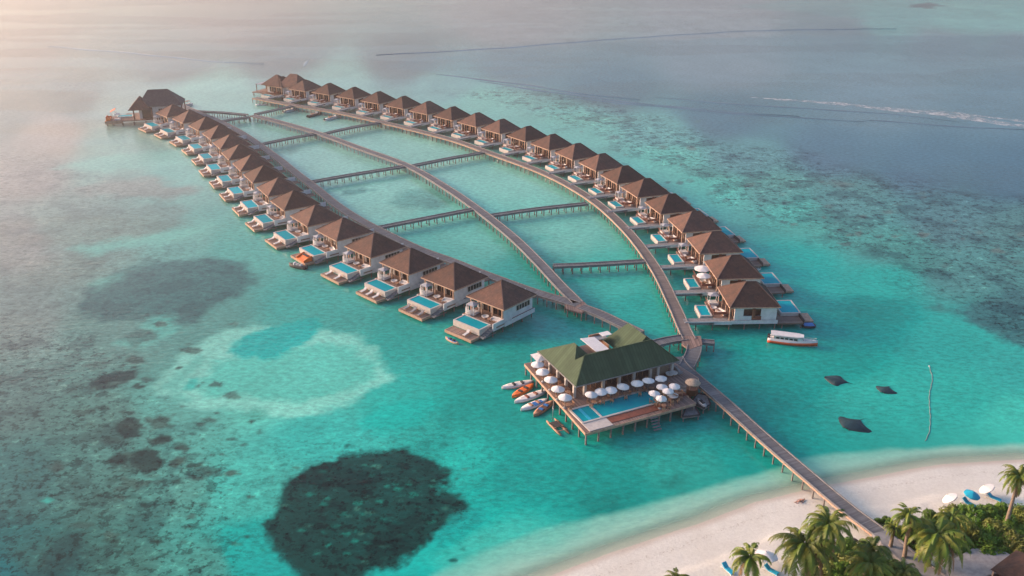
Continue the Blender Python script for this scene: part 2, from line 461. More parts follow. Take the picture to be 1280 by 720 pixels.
# patches: outline, colour, strength, edge softness (m), edge roughness (m), reef amount
PATCH = [
    ([(327, 655), (346, 630), (358, 605), (390, 583), (430, 570), (470, 564), (510, 561), (540, 574), (556, 592), (548, 606), (560, 618), (585, 632), (572, 645), (552, 664), (530, 684), (500, 702), (465, 720), (430, 735), (385, 732), (350, 704), (334, 676)], (0, 56, 52), .97, .8, 2.1, .85),
    ([(95, 388), (112, 360), (150, 338), (200, 325), (260, 323), (308, 330), (318, 348), (300, 372), (260, 386), (240, 402), (200, 412), (165, 402), (130, 400)], (54, 90, 88), .85, 2.0, 3.5, .5),
    ([(100, 236), (130, 226), (180, 222), (235, 234), (240, 240), (215, 248), (150, 246), (112, 246)], (132, 134, 126), .8, 4, 5, .2),
    ([(60, 285), (120, 262), (200, 252), (235, 262), (230, 280), (190, 296), (120, 306), (70, 312)], (108, 128, 120), .75, 4, 5, .35),
    ([(40, 345), (90, 318), (140, 312), (150, 322), (100, 345), (50, 362)], (104, 122, 115), .6, 4, 5, .4),
    # pale sand streaks
    ([(75, 210), (120, 196), (190, 188), (235, 190), (240, 206), (190, 212), (120, 216)], (130, 178, 164), .6, 4, 4, 0),
    ([(95, 310), (150, 300), (225, 288), (262, 282), (250, 292), (190, 306), (120, 318)], (112, 172, 158), .75, 3, 4, 0),
    ([(110, 356), (150, 338), (190, 330), (160, 342), (125, 362)], (106, 166, 152), .6, 2.5, 3, 0),
    ([(150, 430), (200, 395), (216, 396), (222, 408), (180, 434)], (98, 172, 158), .75, 2, 2.5, 0),
    # ring of pale sand
    ([(190, 484), (210, 462), (250, 428), (285, 412), (330, 408), (400, 414), (450, 424), (480, 440), (486, 462), (474, 484), (440, 505), (400, 518), (365, 526), (330, 518), (280, 512), (225, 508)], (134, 196, 180), .8, 1.6, 2.8, 0),
    ([(246, 480), (262, 455), (300, 448), (350, 440), (400, 428), (440, 436), (466, 452), (464, 472), (430, 490), (380, 502), (340, 500), (300, 494), (262, 494)], (88, 172, 157), .85, 1.4, 2.2, 0),
    ([(288, 440), (297, 424), (330, 412), (372, 400), (396, 400), (400, 414), (378, 430), (345, 446), (310, 448)], (0, 158, 150), 1.0, 1.4, 1.6, 0),
    ([(206, 482), (222, 466), (250, 446), (262, 448), (240, 466), (226, 486), (236, 500), (222, 500)], (84, 160, 147), .5, 1.0, 1.4, 0),
    ([(230, 486), (238, 474), (246, 474), (246, 484), (238, 488)], (36, 160, 148), .7, .8, .8, 0),
    ([(455, 528), (480, 510), (530, 498), (548, 506), (520, 526), (475, 538)], (34, 164, 152), .75, 2.5, 2, 0),
    ([(330, 690), (345, 700), (380, 735), (330, 740), (305, 715)], (22, 160, 152), .7, 2, 1.5, 0),
    ([(548, 664), (575, 640), (598, 634), (604, 652), (580, 668), (545, 686)], (40, 150, 142), .8, 1, 1, .1),
    ([(305, 520), (320, 508), (336, 512), (330, 524), (314, 526)], (70, 140, 126), .6, 1, 1, .3),
    # coral heads
    ([(110, 478), (128, 468), (150, 464), (172, 462), (166, 474), (140, 486), (118, 488)], (44, 66, 62), .95, .6, 1.0, .6),
    ([(75, 488), (95, 478), (106, 480), (96, 490), (80, 494)], (70, 98, 92), .8, .8, 1.0, .5),
    ([(108, 458), (125, 450), (140, 452), (132, 462), (112, 464)], (72, 98, 92), .8, .8, 1.0, .5),
    ([(145, 540), (158, 531), (176, 533), (174, 545), (156, 548)], (36, 56, 52), .95, .5, .7, .6),
    ([(186, 528), (200, 519), (213, 523), (206, 534), (190, 538)], (66, 92, 84), .9, .6, .7, .6),
    ([(184, 553), (200, 543), (218, 545), (212, 553), (190, 558)], (36, 56, 52), .95, .5, .7, .6),
    ([(134, 574), (150, 564), (164, 568), (158, 582), (140, 583)], (36, 56, 52), .95, .5, .7, .6),
    ([(154, 572), (176, 562), (196, 563), (206, 576), (196, 590), (180, 593), (166, 582)], (36, 56, 52), .95, .5, .8, .6),
    ([(210, 578), (220, 570), (236, 568), (234, 578), (218, 584)], (58, 82, 75), .95, .5, .7, .6),
    ([(218, 560), (228, 556), (238, 560), (230, 566)], (60, 84, 78), .9, .5, .6, .6),
    ([(153, 420), (170, 412), (196, 414), (196, 424), (170, 432), (156, 430)], (72, 104, 98), .8, .8, 1.2, .5),
    ([(60, 583), (70, 577), (82, 580), (76, 588), (64, 588)], (62, 80, 74), .85, .5, .7, .5),
    ([(52, 626), (60, 622), (67, 625), (60, 630)], (70, 168, 152), .7, .4, .4, 0),
    ([(318, 541), (325, 537), (330, 540), (324, 544)], (56, 104, 96), .8, .4, .5, .4),
    ([(60, 650), (100, 620), (170, 600), (200, 610), (180, 640), (120, 690), (60, 720), (0, 720), (10, 680)], (62, 100, 92), .5, 5, 6, .7),
    # darker patches in the lagoon
    ([(425, 238), (450, 235), (470, 238), (440, 244), (428, 244)], (72, 128, 120), .8, .8, 1.2, .3),
    ([(486, 252), (510, 238), (540, 236), (566, 246), (560, 258), (530, 262), (500, 258)], (84, 138, 128), .75, 2, 2.5, .4),
    ([(357, 190), (366, 178), (374, 180), (372, 190), (362, 192)], (100, 140, 132), .6, 2, 2, .2),
    ([(620, 302), (650, 296), (680, 292), (690, 298), (650, 306)], (76, 158, 144), .5, 2, 2, .1),
    # deeper turquoise in the clubhouse side channel and off the villas
    ([(870, 470), (930, 452), (1000, 470), (1010, 510), (960, 560), (905, 530)], (26, 132, 122), .6, 6, 3, 0),
    ([(1040, 380), (1070, 368), (1130, 378), (1140, 400), (1090, 408), (1045, 398)], (28, 132, 124), .75, 3, 3, .1),
    ([(730, 628), (760, 616), (790, 608), (800, 622), (770, 640), (738, 640)], (38, 118, 110), .5, 2.0, 2.5, .4),
    ([(826, 600), (845, 592), (856, 598), (846, 608), (830, 608)], (42, 110, 102), .5, 1.2, 1.5, .4),
    ([(662, 600), (700, 575), (745, 560), (740, 590), (690, 622)], (44, 138, 128), .4, 4, 3, .2),
    # reef flat toward deep water
    ([(1195, 388), (1216, 380), (1250, 366), (1300, 350), (1330, 440), (1285, 440), (1255, 428), (1232, 412), (1205, 402)], (62, 98, 100), .85, 2, 3.5, .6),
    ([(1160, 384), (1175, 380), (1192, 388), (1176, 390)], (66, 110, 106), .6, 1, 1.5, .4),
    ([(1000, 268), (1040, 258), (1075, 268), (1100, 280), (1060, 292), (1020, 282)], (70, 112, 108), .6, 3, 5, .7),
    ([(852, 210), (880, 206), (905, 212), (920, 220), (890, 224), (860, 220)], (88, 134, 126), .6, 3, 5, .7),
    ([(1030, 230), (1050, 226), (1068, 230), (1052, 236)], (98, 104, 100), .6, 2, 3, .4),
    ([(1060, 300), (1110, 300), (1160, 316), (1200, 332), (1180, 346), (1120, 330), (1070, 316)], (72, 122, 114), .45, 4, 6, .8),
    # dark islet reef far out on the pale bank
    ([(1140, 6), (1160, 4), (1180, 7), (1160, 10), (1142, 9)], (60, 56, 62), .9, 3, 6, .2),
    ([(915, 8), (1000, 0), (1120, 8), (1280, 26), (1280, 34), (1180, 33), (1060, 22)], (104, 148, 146), .35, 12, 10, 0),
]


def coral_heads():
    rnd = random.Random(42)
    out = []

    def blob(cx, cy, r, c, k, rf):
        n = 9
        P = [(cx + r * rnd.uniform(.55, 1.25) * math.cos(2 * PI * i / n) * 1.5, cy + r * rnd.uniform(.55, 1.25) * math.sin(2 * PI * i / n) * .62) for i in range(n)]
        out.append((P, c, k, .35, .5, rf))
    for _ in range(75):       # heads round the cluster on the near reef flat
        cx, cy = rnd.gauss(185, 62), rnd.gauss(535, 62)
        blob(cx, cy, abs(rnd.gauss(0, 4.2)) + 1.8, rnd.choice([(44, 66, 60), (58, 80, 74), (66, 92, 84)]), rnd.uniform(.6, .95), .5)
    for _ in range(45):
        blob(rnd.uniform(20, 320), rnd.uniform(580, 720), rnd.uniform(1.5, 5), rnd.choice([(46, 78, 70), (60, 92, 84)]), rnd.uniform(.5, .9), .5)
    for _ in range(90):       # breaks of lighter coral and sand in the big dark reef
        blob(rnd.gauss(450, 62), rnd.gauss(645, 38), rnd.uniform(1.2, 4.2), rnd.choice([(30, 128, 112), (52, 130, 114), (2, 36, 36), (70, 116, 102)]), rnd.uniform(.35, .8), .3)
    for _ in range(26):       # outliers along its edge
        a = rnd.uniform(0, 2 * PI)
        blob(452 + 140 * math.cos(a), 648 + 92 * math.sin(a), rnd.uniform(1, 3.2), (22, 84, 78), rnd.uniform(.5, .85), .5)
    for _ in range(70):       # dark heads on the outer flat
        t = rnd.random()
        blob(760 + 480 * t + rnd.gauss(0, 50), 190 + 130 * t + rnd.gauss(0, 18), rnd.uniform(1.5, 6), rnd.choice([(72, 104, 102), (84, 110, 106), (96, 104, 98)]), rnd.uniform(.4, .8), .5)
    return out


PATCH += coral_heads()


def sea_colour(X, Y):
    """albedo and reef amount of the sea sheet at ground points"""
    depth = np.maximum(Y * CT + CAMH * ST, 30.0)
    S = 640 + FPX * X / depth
    V = 360 + FPX * (CAMH * CT - Y * ST) / depth          # ground points projected to image pixels; colours are blended there
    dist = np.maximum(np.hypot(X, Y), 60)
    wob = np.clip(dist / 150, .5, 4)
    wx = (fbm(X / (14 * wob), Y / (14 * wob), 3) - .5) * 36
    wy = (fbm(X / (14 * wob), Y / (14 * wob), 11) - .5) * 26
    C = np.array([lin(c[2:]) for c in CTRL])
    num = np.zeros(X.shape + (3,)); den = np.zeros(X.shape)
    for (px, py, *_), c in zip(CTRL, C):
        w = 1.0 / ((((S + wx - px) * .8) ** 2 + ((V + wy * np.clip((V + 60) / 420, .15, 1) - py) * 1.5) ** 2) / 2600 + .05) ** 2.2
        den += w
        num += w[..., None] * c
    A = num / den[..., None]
    reef = np.zeros(X.shape)
    # broad reef zones: the outer flat beyond the open villas and the flat at the photographer's side
    zr = poly_sdf(X, Y, ground_poly([(560, 112), (660, 108), (770, 132), (900, 170), (1040, 202), (1150, 224), (1330, 256), (1330, 450), (1160, 362), (1060, 312), (930, 268), (840, 214), (740, 172), (640, 130)]))
    reef = np.maximum(reef, .85 * sstep(8, -8, zr + (fbm(X / 12, Y / 12, 21) - .5) * 24))
    zl = poly_sdf(X, Y, ground_poly([(-100, 360), (110, 420), (210, 470), (190, 520), (270, 560), (330, 600), (300, 680), (310, 760), (-200, 760)]))
    reef = np.maximum(reef, .8 * sstep(6, -7, zl + (fbm(X / 9, Y / 9, 23) - .5) * 16))
    zm = poly_sdf(X, Y, ground_poly([(-100, 180), (70, 190), (190, 230), (260, 330), (120, 420), (-100, 420)]))
    reef = np.maximum(reef, .4 * sstep(8, -12, zm))
    zs = poly_sdf(X, Y, ground_poly([(330, 540), (560, 520), (640, 560), (600, 680), (330, 700), (240, 620)]))
    reef = np.maximum(reef, .35 * sstep(6, -7, zs))
    for P, c, k, soft, rough, rf in PATCH:
        G = ground_poly(P)
        gx = np.array([g[0] for g in G]); gy = np.array([g[1] for g in G])
        pad = soft * 2 + rough * 2 + 4
        box = (X > gx.min() - pad) & (X < gx.max() + pad) & (Y > gy.min() - pad) & (Y < gy.max() + pad)
        if not box.any(): continue
        xs, ys = X[box], Y[box]
        sz = max(rough * 1.6, .8)
        d = poly_sdf(xs, ys, G) + (fbm(xs / sz, ys / sz, 31, 4, .65) - .5) * 2 * rough
        m = sstep(soft, -soft, d) * k
        A[box] = A[box] * (1 - m[:, None]) + lin(c) * m[:, None]
        reef[box] = np.where(rf > 0, np.maximum(reef[box], m * rf), reef[box] * (1 - m))
    # ring swirls
    # shelf in front of the island: pale over shallow sand
    ds = poly_sdf(X, Y, ISLAND)
    dn = ds + (fbm(X / 6, Y / 6, 41) - .5) * 3
    zsh = poly_sdf(X, Y, ground_poly([(480, 760), (545, 720), (600, 690), (660, 668), (730, 650), (800, 634), (870, 614), (930, 598), (985, 578), (1040, 568), (1110, 562), (1200, 558), (1290, 556), (1500, 565), (1500, 640), (1200, 640), (900, 700), (640, 790)]))
    shelf = np.maximum(sstep(1.0, -.9, zsh + (fbm(X / 5, Y / 5, 43) - .5) * 1.4), sstep(3, 1, dn))
    A = A * (1 - (.88 * shelf)[..., None]) + lin((118, 184, 168)) * (.88 * shelf)[..., None]
    pale = sstep(8, 0, dn) * shelf
    A = A * (1 - (.75 * pale)[..., None]) + lin((178, 196, 180)) * (.75 * pale)[..., None]
    reef *= 1 - shelf
    # broad mottling of the sand
    q = fbm(X / 5.5, Y / 9.0, 51, 5, .6)
    q2 = fbm(X / 30, Y / 45, 55, 4, .6)
    A *= ((1 + (q - .5) * .28 * (1 - .75 * shelf)) * (1 + (q2 - .5) * .3 * (1 - .75 * shelf)))[..., None]
    # crisp drop-off to the deep
    zd = poly_sdf(X, Y, ground_poly([(480, 84), (650, 104), (760, 126), (860, 150), (960, 177), (1050, 202), (1140, 223), (1220, 237), (1290, 246), (1600, 290), (1600, 66), (1290, 44), (1000, 44), (760, 52), (520, 70)]))
    m = .45 * sstep(4, -7, zd + (fbm(X / 10, Y / 10, 71) - .5) * 12) * sstep(-220, -30, zd)
    A = A * (1 - m[..., None]) + lin((80, 112, 124)) * m[..., None]
    reef *= 1 - m
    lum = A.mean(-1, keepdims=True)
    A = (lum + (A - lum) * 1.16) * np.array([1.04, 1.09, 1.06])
    return np.clip(A, .004, 1), np.clip(reef, 0, 1), ds


def grid_mesh(name, xs2, ys2, zs2):
    h, w = xs2.shape
    me = bpy.data.meshes.new(name)
    me.vertices.add(h * w)
    me.vertices.foreach_set('co', np.stack([xs2, ys2, zs2], -1).astype(np.float32).ravel())
    i = np.arange((h - 1) * (w - 1))
    a = (i // (w - 1)) * w + i % (w - 1)
    q = np.stack([a, a + 1, a + w + 1, a + w], -1).astype(np.int32)
    n = len(q)
    me.loops.add(n * 4); me.loops.foreach_set('vertex_index', q.ravel())
    me.polygons.add(n); me.polygons.foreach_set('loop_start', np.arange(0, n * 4, 4, dtype=np.int32))
    me.polygons.foreach_set('use_smooth', np.ones(n, bool))
    me.update(calc_edges=True)
    return me


def build_sea():
    rows = [-3500., -1500., -600., -200., -50., 20., 50., 66.]
    v = 745.0
    while v > -70:
        rows.append(at(640, v).y)
        v -= 1.5 if v > 0 else 4.0
    rows += [1300., 1700., 2400., 3500., 5000., 7000.]
    rows = np.array(sorted(rows))
    s = np.concatenate([[-9000., -4000, -2000., -1200., -700., -400., -300.], np.arange(-260, 1541, 2.2), [1600., 1750., 2000., 2500., 3300., 5200., 10000.]])
    dd = np.clip(rows * CT + CAMH * ST, 90, 1200)
    X = (s[None, :] - 640) / FPX * dd[:, None]
    Y = np.repeat(rows[:, None], len(s), 1)
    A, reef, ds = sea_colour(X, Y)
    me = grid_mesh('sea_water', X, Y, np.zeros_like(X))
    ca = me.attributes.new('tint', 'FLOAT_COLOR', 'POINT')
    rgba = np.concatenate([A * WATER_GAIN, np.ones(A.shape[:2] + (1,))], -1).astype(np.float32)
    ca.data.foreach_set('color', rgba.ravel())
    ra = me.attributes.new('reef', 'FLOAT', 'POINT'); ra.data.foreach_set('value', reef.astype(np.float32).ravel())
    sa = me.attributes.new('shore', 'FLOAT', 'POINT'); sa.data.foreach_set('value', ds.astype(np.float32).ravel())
    m, nt, b = new_mat('lagoon_water')
    at1 = N(nt, 'ShaderNodeAttribute', attribute_name='tint')
    at2 = N(nt, 'ShaderNodeAttribute', attribute_name='reef')
    at3 = N(nt, 'ShaderNodeAttribute', attribute_name='shore')
    tc = N(nt, 'ShaderNodeTexCoord')
    P = tc.outputs['Object']
    # coral mottling
    n1 = N(nt, 'ShaderNodeTexNoise', Scale=.42, Detail=7.0, Roughness=.72); nt.links.new(P, n1.inputs['Vector'])
    n3 = N(nt, 'ShaderNodeTexNoise', Scale=.11, Detail=5.0, Roughness=.6); nt.links.new(P, n3.inputs['Vector'])
    sp1 = ramp(nt, n1.outputs[0], .53, .585)
    sp3 = ramp(nt, n3.outputs[0], .50, .60)
    mul = N(nt, 'ShaderNodeMath', operation='MULTIPLY'); nt.links.new(sp1, mul.inputs[0]); nt.links.new(at2.outputs['Fac'], mul.inputs[1])
    mu2 = N(nt, 'ShaderNodeMath', operation='MULTIPLY'); nt.links.new(sp3, mu2.inputs[0]); nt.links.new(at2.outputs['Fac'], mu2.inputs[1])
    c1 = mixc(nt, mu2.outputs[0], at1.outputs['Color'], mixc(nt, 1.0, at1.outputs['Color'], (.5, .5, .53), 'MULTIPLY'))
    c2 = mixc(nt, mul.outputs[0], c1, mixc(nt, 1.0, c1, (.30, .34, .35), 'MULTIPLY'))
    lt = ramp(nt, n1.outputs[0], .43, .36)
    ml = N(nt, 'ShaderNodeMath', operation='MULTIPLY'); nt.links.new(lt, ml.inputs[0]); nt.links.new(at2.outputs['Fac'], ml.inputs[1])
    c3 = mixc(nt, ml.outputs[0], c2, mixc(nt, 1.0, c2, (1.9, 1.7, 1.6), 'MULTIPLY'))
    n5 = N(nt, 'ShaderNodeTexNoise', Scale=1.15, Detail=4.0, Roughness=.6); nt.links.new(P, n5.inputs['Vector'])
    sp5 = ramp(nt, n5.outputs[0], .57, .62)
    m5 = N(nt, 'ShaderNodeMath', operation='MULTIPLY'); nt.links.new(sp5, m5.inputs[0]); nt.links.new(at2.outputs['Fac'], m5.inputs[1])
    c3 = mixc(nt, m5.outputs[0], c3, mixc(nt, 1.0, c3, (.30, .34, .34), 'MULTIPLY'))
    # fine caustic-like mottling, ripples of light put into the base colour
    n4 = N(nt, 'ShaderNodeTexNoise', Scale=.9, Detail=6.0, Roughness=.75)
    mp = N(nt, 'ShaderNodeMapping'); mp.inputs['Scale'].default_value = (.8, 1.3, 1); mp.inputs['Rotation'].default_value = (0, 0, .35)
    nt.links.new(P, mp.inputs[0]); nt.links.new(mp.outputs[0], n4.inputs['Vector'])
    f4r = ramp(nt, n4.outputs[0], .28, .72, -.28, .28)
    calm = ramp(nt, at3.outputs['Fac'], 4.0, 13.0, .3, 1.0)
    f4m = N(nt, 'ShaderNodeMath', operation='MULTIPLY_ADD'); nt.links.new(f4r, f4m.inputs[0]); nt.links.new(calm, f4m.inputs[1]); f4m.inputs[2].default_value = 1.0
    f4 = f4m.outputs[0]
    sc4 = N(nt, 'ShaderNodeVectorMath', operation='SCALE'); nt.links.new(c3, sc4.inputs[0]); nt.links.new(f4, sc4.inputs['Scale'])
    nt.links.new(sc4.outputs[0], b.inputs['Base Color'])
    b.inputs['Roughness'].default_value = .16
    b.inputs['IOR'].default_value = 1.33
    b.inputs['Specular IOR Level'].default_value = .27
    # ripples
    nb = N(nt, 'ShaderNodeTexNoise', Scale=.55, Detail=5.0, Roughness=.62)
    mp2 = N(nt, 'ShaderNodeMapping'); mp2.inputs['Scale'].default_value = (.75, 1.5, 1); mp2.inputs['Rotation'].default_value = (0, 0, -.3)
    nt.links.new(P, mp2.inputs[0]); nt.links.new(mp2.outputs[0], nb.inputs['Vector'])
    # patches of calmer and rougher water far out
    nw = N(nt, 'ShaderNodeTexNoise', Scale=.012, Detail=5.0, Roughness=.6)
    mp3 = N(nt, 'ShaderNodeMapping'); mp3.inputs['Scale'].default_value = (.45, 1.6, 1); mp3.inputs['Rotation'].default_value = (0, 0, .12)
    nt.links.new(P, mp3.inputs[0]); nt.links.new(mp3.outputs[0], nw.inputs['Vector'])
    bs = ramp(nt, nw.outputs[0], .44, .56, .12, .68)
    bp = N(nt, 'ShaderNodeBump', Distance=.22)
    nt.links.new(bs, bp.inputs['Strength'])
    nt.links.new(nb.outputs[0], bp.inputs['Height']); nt.links.new(bp.outputs[0], b.inputs['Normal'])
    # the last metres before the sand run clear
    tr = N(nt, 'ShaderNodeBsdfTransparent'); tr.inputs[0].default_value = (.84, .95, .92, 1)
    fa = ramp(nt, at3.outputs['Fac'], 0.0, 3.6, 1.0, 0.0)
    mx = N(nt, 'ShaderNodeMixShader')
    nt.links.new(fa, mx.inputs[0]); nt.links.new(b.outputs[0], mx.inputs[1]); nt.links.new(tr.outputs[0], mx.inputs[2])
    nt.links.new(mx.outputs[0], nt.nodes['Material Output'].inputs['Surface'])
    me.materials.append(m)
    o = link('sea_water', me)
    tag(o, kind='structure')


build_sea()


def build_beach():
    xs = np.concatenate([np.arange(-110, -30, 4.), np.arange(-30, 100, .5), np.arange(100, 151, 4.)])
    ys = np.concatenate([np.arange(-160, 60, 6.), np.arange(60, 130, .5), np.arange(130, 150, 4.)])
    X, Y = np.meshgrid(xs, ys)
    d = -poly_sdf(X, Y, ISLAND)
    dn = d + (fbm(X / 7, Y / 7, 61) - .5) * 1.0
    Z = np.where(d > 0, .05 * np.minimum(dn, 6) + .045 * np.clip(dn - 6, 0, 30), .07 * d)
    Z += .16 * sstep(6.2, 7.4, dn + (fbm(X / 9, Y / 9, 63) - .5) * 1.4)          # berm
    Z += np.where(d > 1, (fbm(X / 1.4, Y / 1.4, 65) - .5) * .16 * sstep(6, 10, d), 0) + (fbm(X / 5, Y / 5, 66) - .5) * .2 * sstep(2, 10, d)
    Z = np.clip(Z, -2.2, 2.2)
    me = grid_mesh('beach_sand', X, Y, Z)
    da = me.attributes.new('shore', 'FLOAT', 'POINT'); da.data.foreach_set('value', dn.astype(np.float32).ravel())
    m, nt, b = new_mat('coral_sand')
    a = N(nt, 'ShaderNodeAttribute', attribute_name='shore')
    tc = N(nt, 'ShaderNodeTexCoord')
    n1 = N(nt, 'ShaderNodeTexNoise', Scale=2.6, Detail=8.0, Roughness=.8); nt.links.new(tc.outputs['Object'], n1.inputs['Vector'])
    n2 = N(nt, 'ShaderNodeTexNoise', Scale=.18, Detail=4.0); nt.links.new(tc.outputs['Object'], n2.inputs['Vector'])
    c = mixc(nt, ramp(nt, n1.outputs[0], .3, .7), (.62, .605, .535), (.75, .735, .66))
    c = mixc(nt, ramp(nt, n2.outputs[0], .4, .65, 0, .35), c, (.58, .545, .47))
    c = mixc(nt, ramp(nt, a.outputs['Fac'], .2, 1.5, .7, 0), c, (.47, .40, .33))
    n3 = N(nt, 'ShaderNodeTexNoise', Scale=3.4, Detail=5.0, Roughness=.7); nt.links.new(tc.outputs['Object'], n3.inputs['Vector'])
    wl_ = ramp(nt, a.outputs['Fac'], 2.2, 2.8); wh_ = ramp(nt, a.outputs['Fac'], 3.4, 2.9)
    t1 = N(nt, 'ShaderNodeMath', operation='MULTIPLY'); nt.links.new(wl_, t1.inputs[0]); nt.links.new(wh_, t1.inputs[1])
    t2 = N(nt, 'ShaderNodeMath', operation='MULTIPLY'); nt.links.new(t1.outputs[0], t2.inputs[0]); nt.links.new(ramp(nt, n3.outputs[0], .52, .64, 0, .5), t2.inputs[1])
    c = mixc(nt, t2.outputs[0], c, (.30, .25, .19))
    t3 = N(nt, 'ShaderNodeMath', operation='MULTIPLY'); nt.links.new(ramp(nt, a.outputs['Fac'], 6.5, 8.5), t3.inputs[0]); nt.links.new(ramp(nt, n3.outputs[0], .50, .66, 0, .30), t3.inputs[1])
    c = mixc(nt, t3.outputs[0], c, (.40, .36, .30))
    nt.links.new(c, b.inputs['Base Color'])
    b.inputs['Roughness'].default_value = .95; b.inputs['Specular IOR Level'].default_value = .15
    bp = N(nt, 'ShaderNodeBump', Strength=.5, Distance=.14)
    nt.links.new(n1.outputs[0], bp.inputs['Height']); nt.links.new(bp.outputs[0], b.inputs['Normal'])
    me.materials.append(m)
    tag(link('beach_sand', me), kind='structure')


build_beach()


def sand_z(x, y):
    d = float(-poly_sdf(np.array([x]), np.array([y]), ISLAND)[0])
    if d < 0: return .07 * d
    return min(2.1, .05 * min(d, 6) + .045 * max(0, d - 6) + (.16 if d > 6.8 else 0))


# ------------------------------------------------------------------ boardwalks
def resample(pts, step=3.0):
    pts = [Vector((p[0], p[1])) for p in pts]
    P = [pts[0] * 2 - pts[1]] + pts + [pts[-1] * 2 - pts[-2]]
    fine = []
    for i in range(1, len(P) - 2):
        for k in range(16):
            t = k / 16
            a, b, c, d = P[i - 1], P[i], P[i + 1], P[i + 2]
            fine.append(.5 * ((2 * b) + (c - a) * t + (2 * a - 5 * b + 4 * c - d) * t * t + (3 * b - a - 3 * c + d) * t ** 3))
    fine.append(pts[-1])
    out, acc = [fine[0]], 0.0
    L = sum((fine[i + 1] - fine[i]).length for i in range(len(fine) - 1))
    n = max(1, round(L / step)); step = L / n
    for i in range(len(fine) - 1):
        seg = (fine[i + 1] - fine[i]).length
        while acc + seg >= step * (len(out)) - 1e-6 and len(out) <= n:
            t = (step * len(out) - acc) / max(seg, 1e-9)
            out.append(fine[i].lerp(fine[i + 1], min(1, t)))
        acc += seg
    return out


def sides(pts):
    S = []
    for i in range(len(pts)):
        d = (pts[min(i + 1, len(pts) - 1)] - pts[max(i - 1, 0)]).normalized()
        S.append(Vector((-d.y, d.x)))
    return S


def sweep(name, pts, S, o0, o1, z0, z1, mat, parent=None, zf=None):
    """a band along a path between side offsets o0 and o1, with lengths as UV"""
    n = len(pts)
    vs, fs, uvs = [], [], []
    L = 0
    for i in range(n):
        if i: L += (pts[i] - pts[i - 1]).length
        dz = zf(i / (n - 1)) if zf else 0
        for o, z in ((o0, z1), (o1, z1), (o1, z0), (o0, z0)):
            p = pts[i] + S[i] * o
            vs.append((p.x, p.y, z + dz)); uvs.append((L, o))
    for i in range(n - 1):
        for k in range(4):
            j = (k + 1) % 4
            fs.append((i * 4 + j, i * 4 + k, (i + 1) * 4 + k, (i + 1) * 4 + j))
    fs += [(0, 1, 2, 3), ((n - 1) * 4 + 3, (n - 1) * 4 + 2, (n - 1) * 4 + 1, (n - 1) * 4)]
    me = bpy.data.meshes.new(name)
    me.from_pydata(vs, [], fs)
    uv = me.uv_layers.new(name='UVMap')
    for l in me.loops: uv.data[l.index].uv = uvs[l.vertex_index]
    me.materials.append(mat); me.update()
    return link(name, me, parent)


pile_me = MB().lathe([(.125, -3.0), (.125, 1.58)], 8).mesh('pile', M['pile'])
pile_sm = MB().lathe([(.10, -3.0), (.10, 1.58)], 8).mesh('pile', M['pile'])


def boardwalk(label, pts, width=2.4, z=1.9, step=2.2, mat='walk', cap=100, zf=None, group='boardwalks on piles over the lagoon', name='boardwalk', skip_end=0, beam='kerb'):
    P = resample(pts, step)
    S = sides(P)
    root = empty(name, (0, 0, 0))
    tag(root, label, 'boardwalk', group)
    h = width / 2
    sweep('deck', P, S, -h, h, z - .12, z, M[mat], root, zf)
    sweep('kerb', P, S, -h - .003, -h + .16, z + .003, z + .14, M['kerb'], root, zf)
    sweep('kerb', P, S, h - .16, h + .003, z + .003, z + .14, M['kerb'], root, zf)
    sweep('side_beam', P, S, -h + .03, -h + .2, z - .42, z - .123, M[beam], root, zf)
    sweep('side_beam', P, S, h - .2, h - .03, z - .42, z - .123, M[beam], root, zf)
    spots = []
    for i in range(len(P) - skip_end):
        for s in (-1, 1):
            q = P[i] + S[i] * s * (h - .12)
            spots.append((q.x, q.y, zf(i / (len(P) - 1)) if zf else 0))
    spots.sort(key=lambda q: q[0] ** 2 + q[1] ** 2)
    for k, q in enumerate(spots[:cap]):
        o = link('pile', pile_me, root); o.location = (q[0], q[1], q[2] + z - 1.9)
    if len(spots) > cap:
        mb = MB()
        for q in spots[cap:]:
            mb.lathe([(.125, -3.0), (.125, 1.58 + z - 1.9)], 6, (q[0], q[1]))
        tag(mb.build('pile', M['pile'], root), kind='stuff')
    return root


def W2(px, z=1.9): return [at(x, y, z) for x, y in px]


CENTRE = W2([(315, 144), (345, 151), (400, 167), (450, 185), (510, 207), (556, 233), (597, 261), (640, 295), (672, 326), (700, 356), (722, 378)])
LEFTARC = W2([(214, 126), (245, 139.5), (275, 152), (305, 168), (345, 196), (370, 216), (395, 235), (421, 256), (447, 273), (481, 291), (526, 312), (562, 325), (608, 343), (666, 364), (700, 374), (722, 381)])
RIGHTARC = W2([(318, 122), (360, 130), (420, 140), (476, 152), (560, 173), (607, 189), (680, 216), (737, 247), (782, 286), (818, 333), (842, 380), (856, 412), (862, 424)])
boardwalk('long grey central boardwalk curving through the lagoon between the two villa arcs', CENTRE)
boardwalk('shaded grey boardwalk hugging the back doors of the villa arc facing the reef ring', LEFTARC)
boardwalk('long brown boardwalk curving in front of the pools of the speedboat villa arc', RIGHTARC, mat='walk_warm', beam='fascia')
JL = [at(868, 432, 1.9), at(866, 442, 1.9), at(858, 458, 1.9)]
boardwalk('short curved grey boardwalk linking the junction platform to the beach jetty', JL, 2.6, z=1.886)
JET = [at(846, 446, 1.9), at(856, 460, 1.9), at(905, 502, 1.9), at(955, 547, 1.9), at(1005, 590, 1.9), at(1060, 636, 1.9), at(1103, 668, 1.9), at(1135, 694, 1.9)]
boardwalk('straight grey beach jetty with ochre edge beam running from clubhouse onto the sand', JET, 2.2, z=1.9, name='beach_jetty', skip_end=5, beam='fascia')
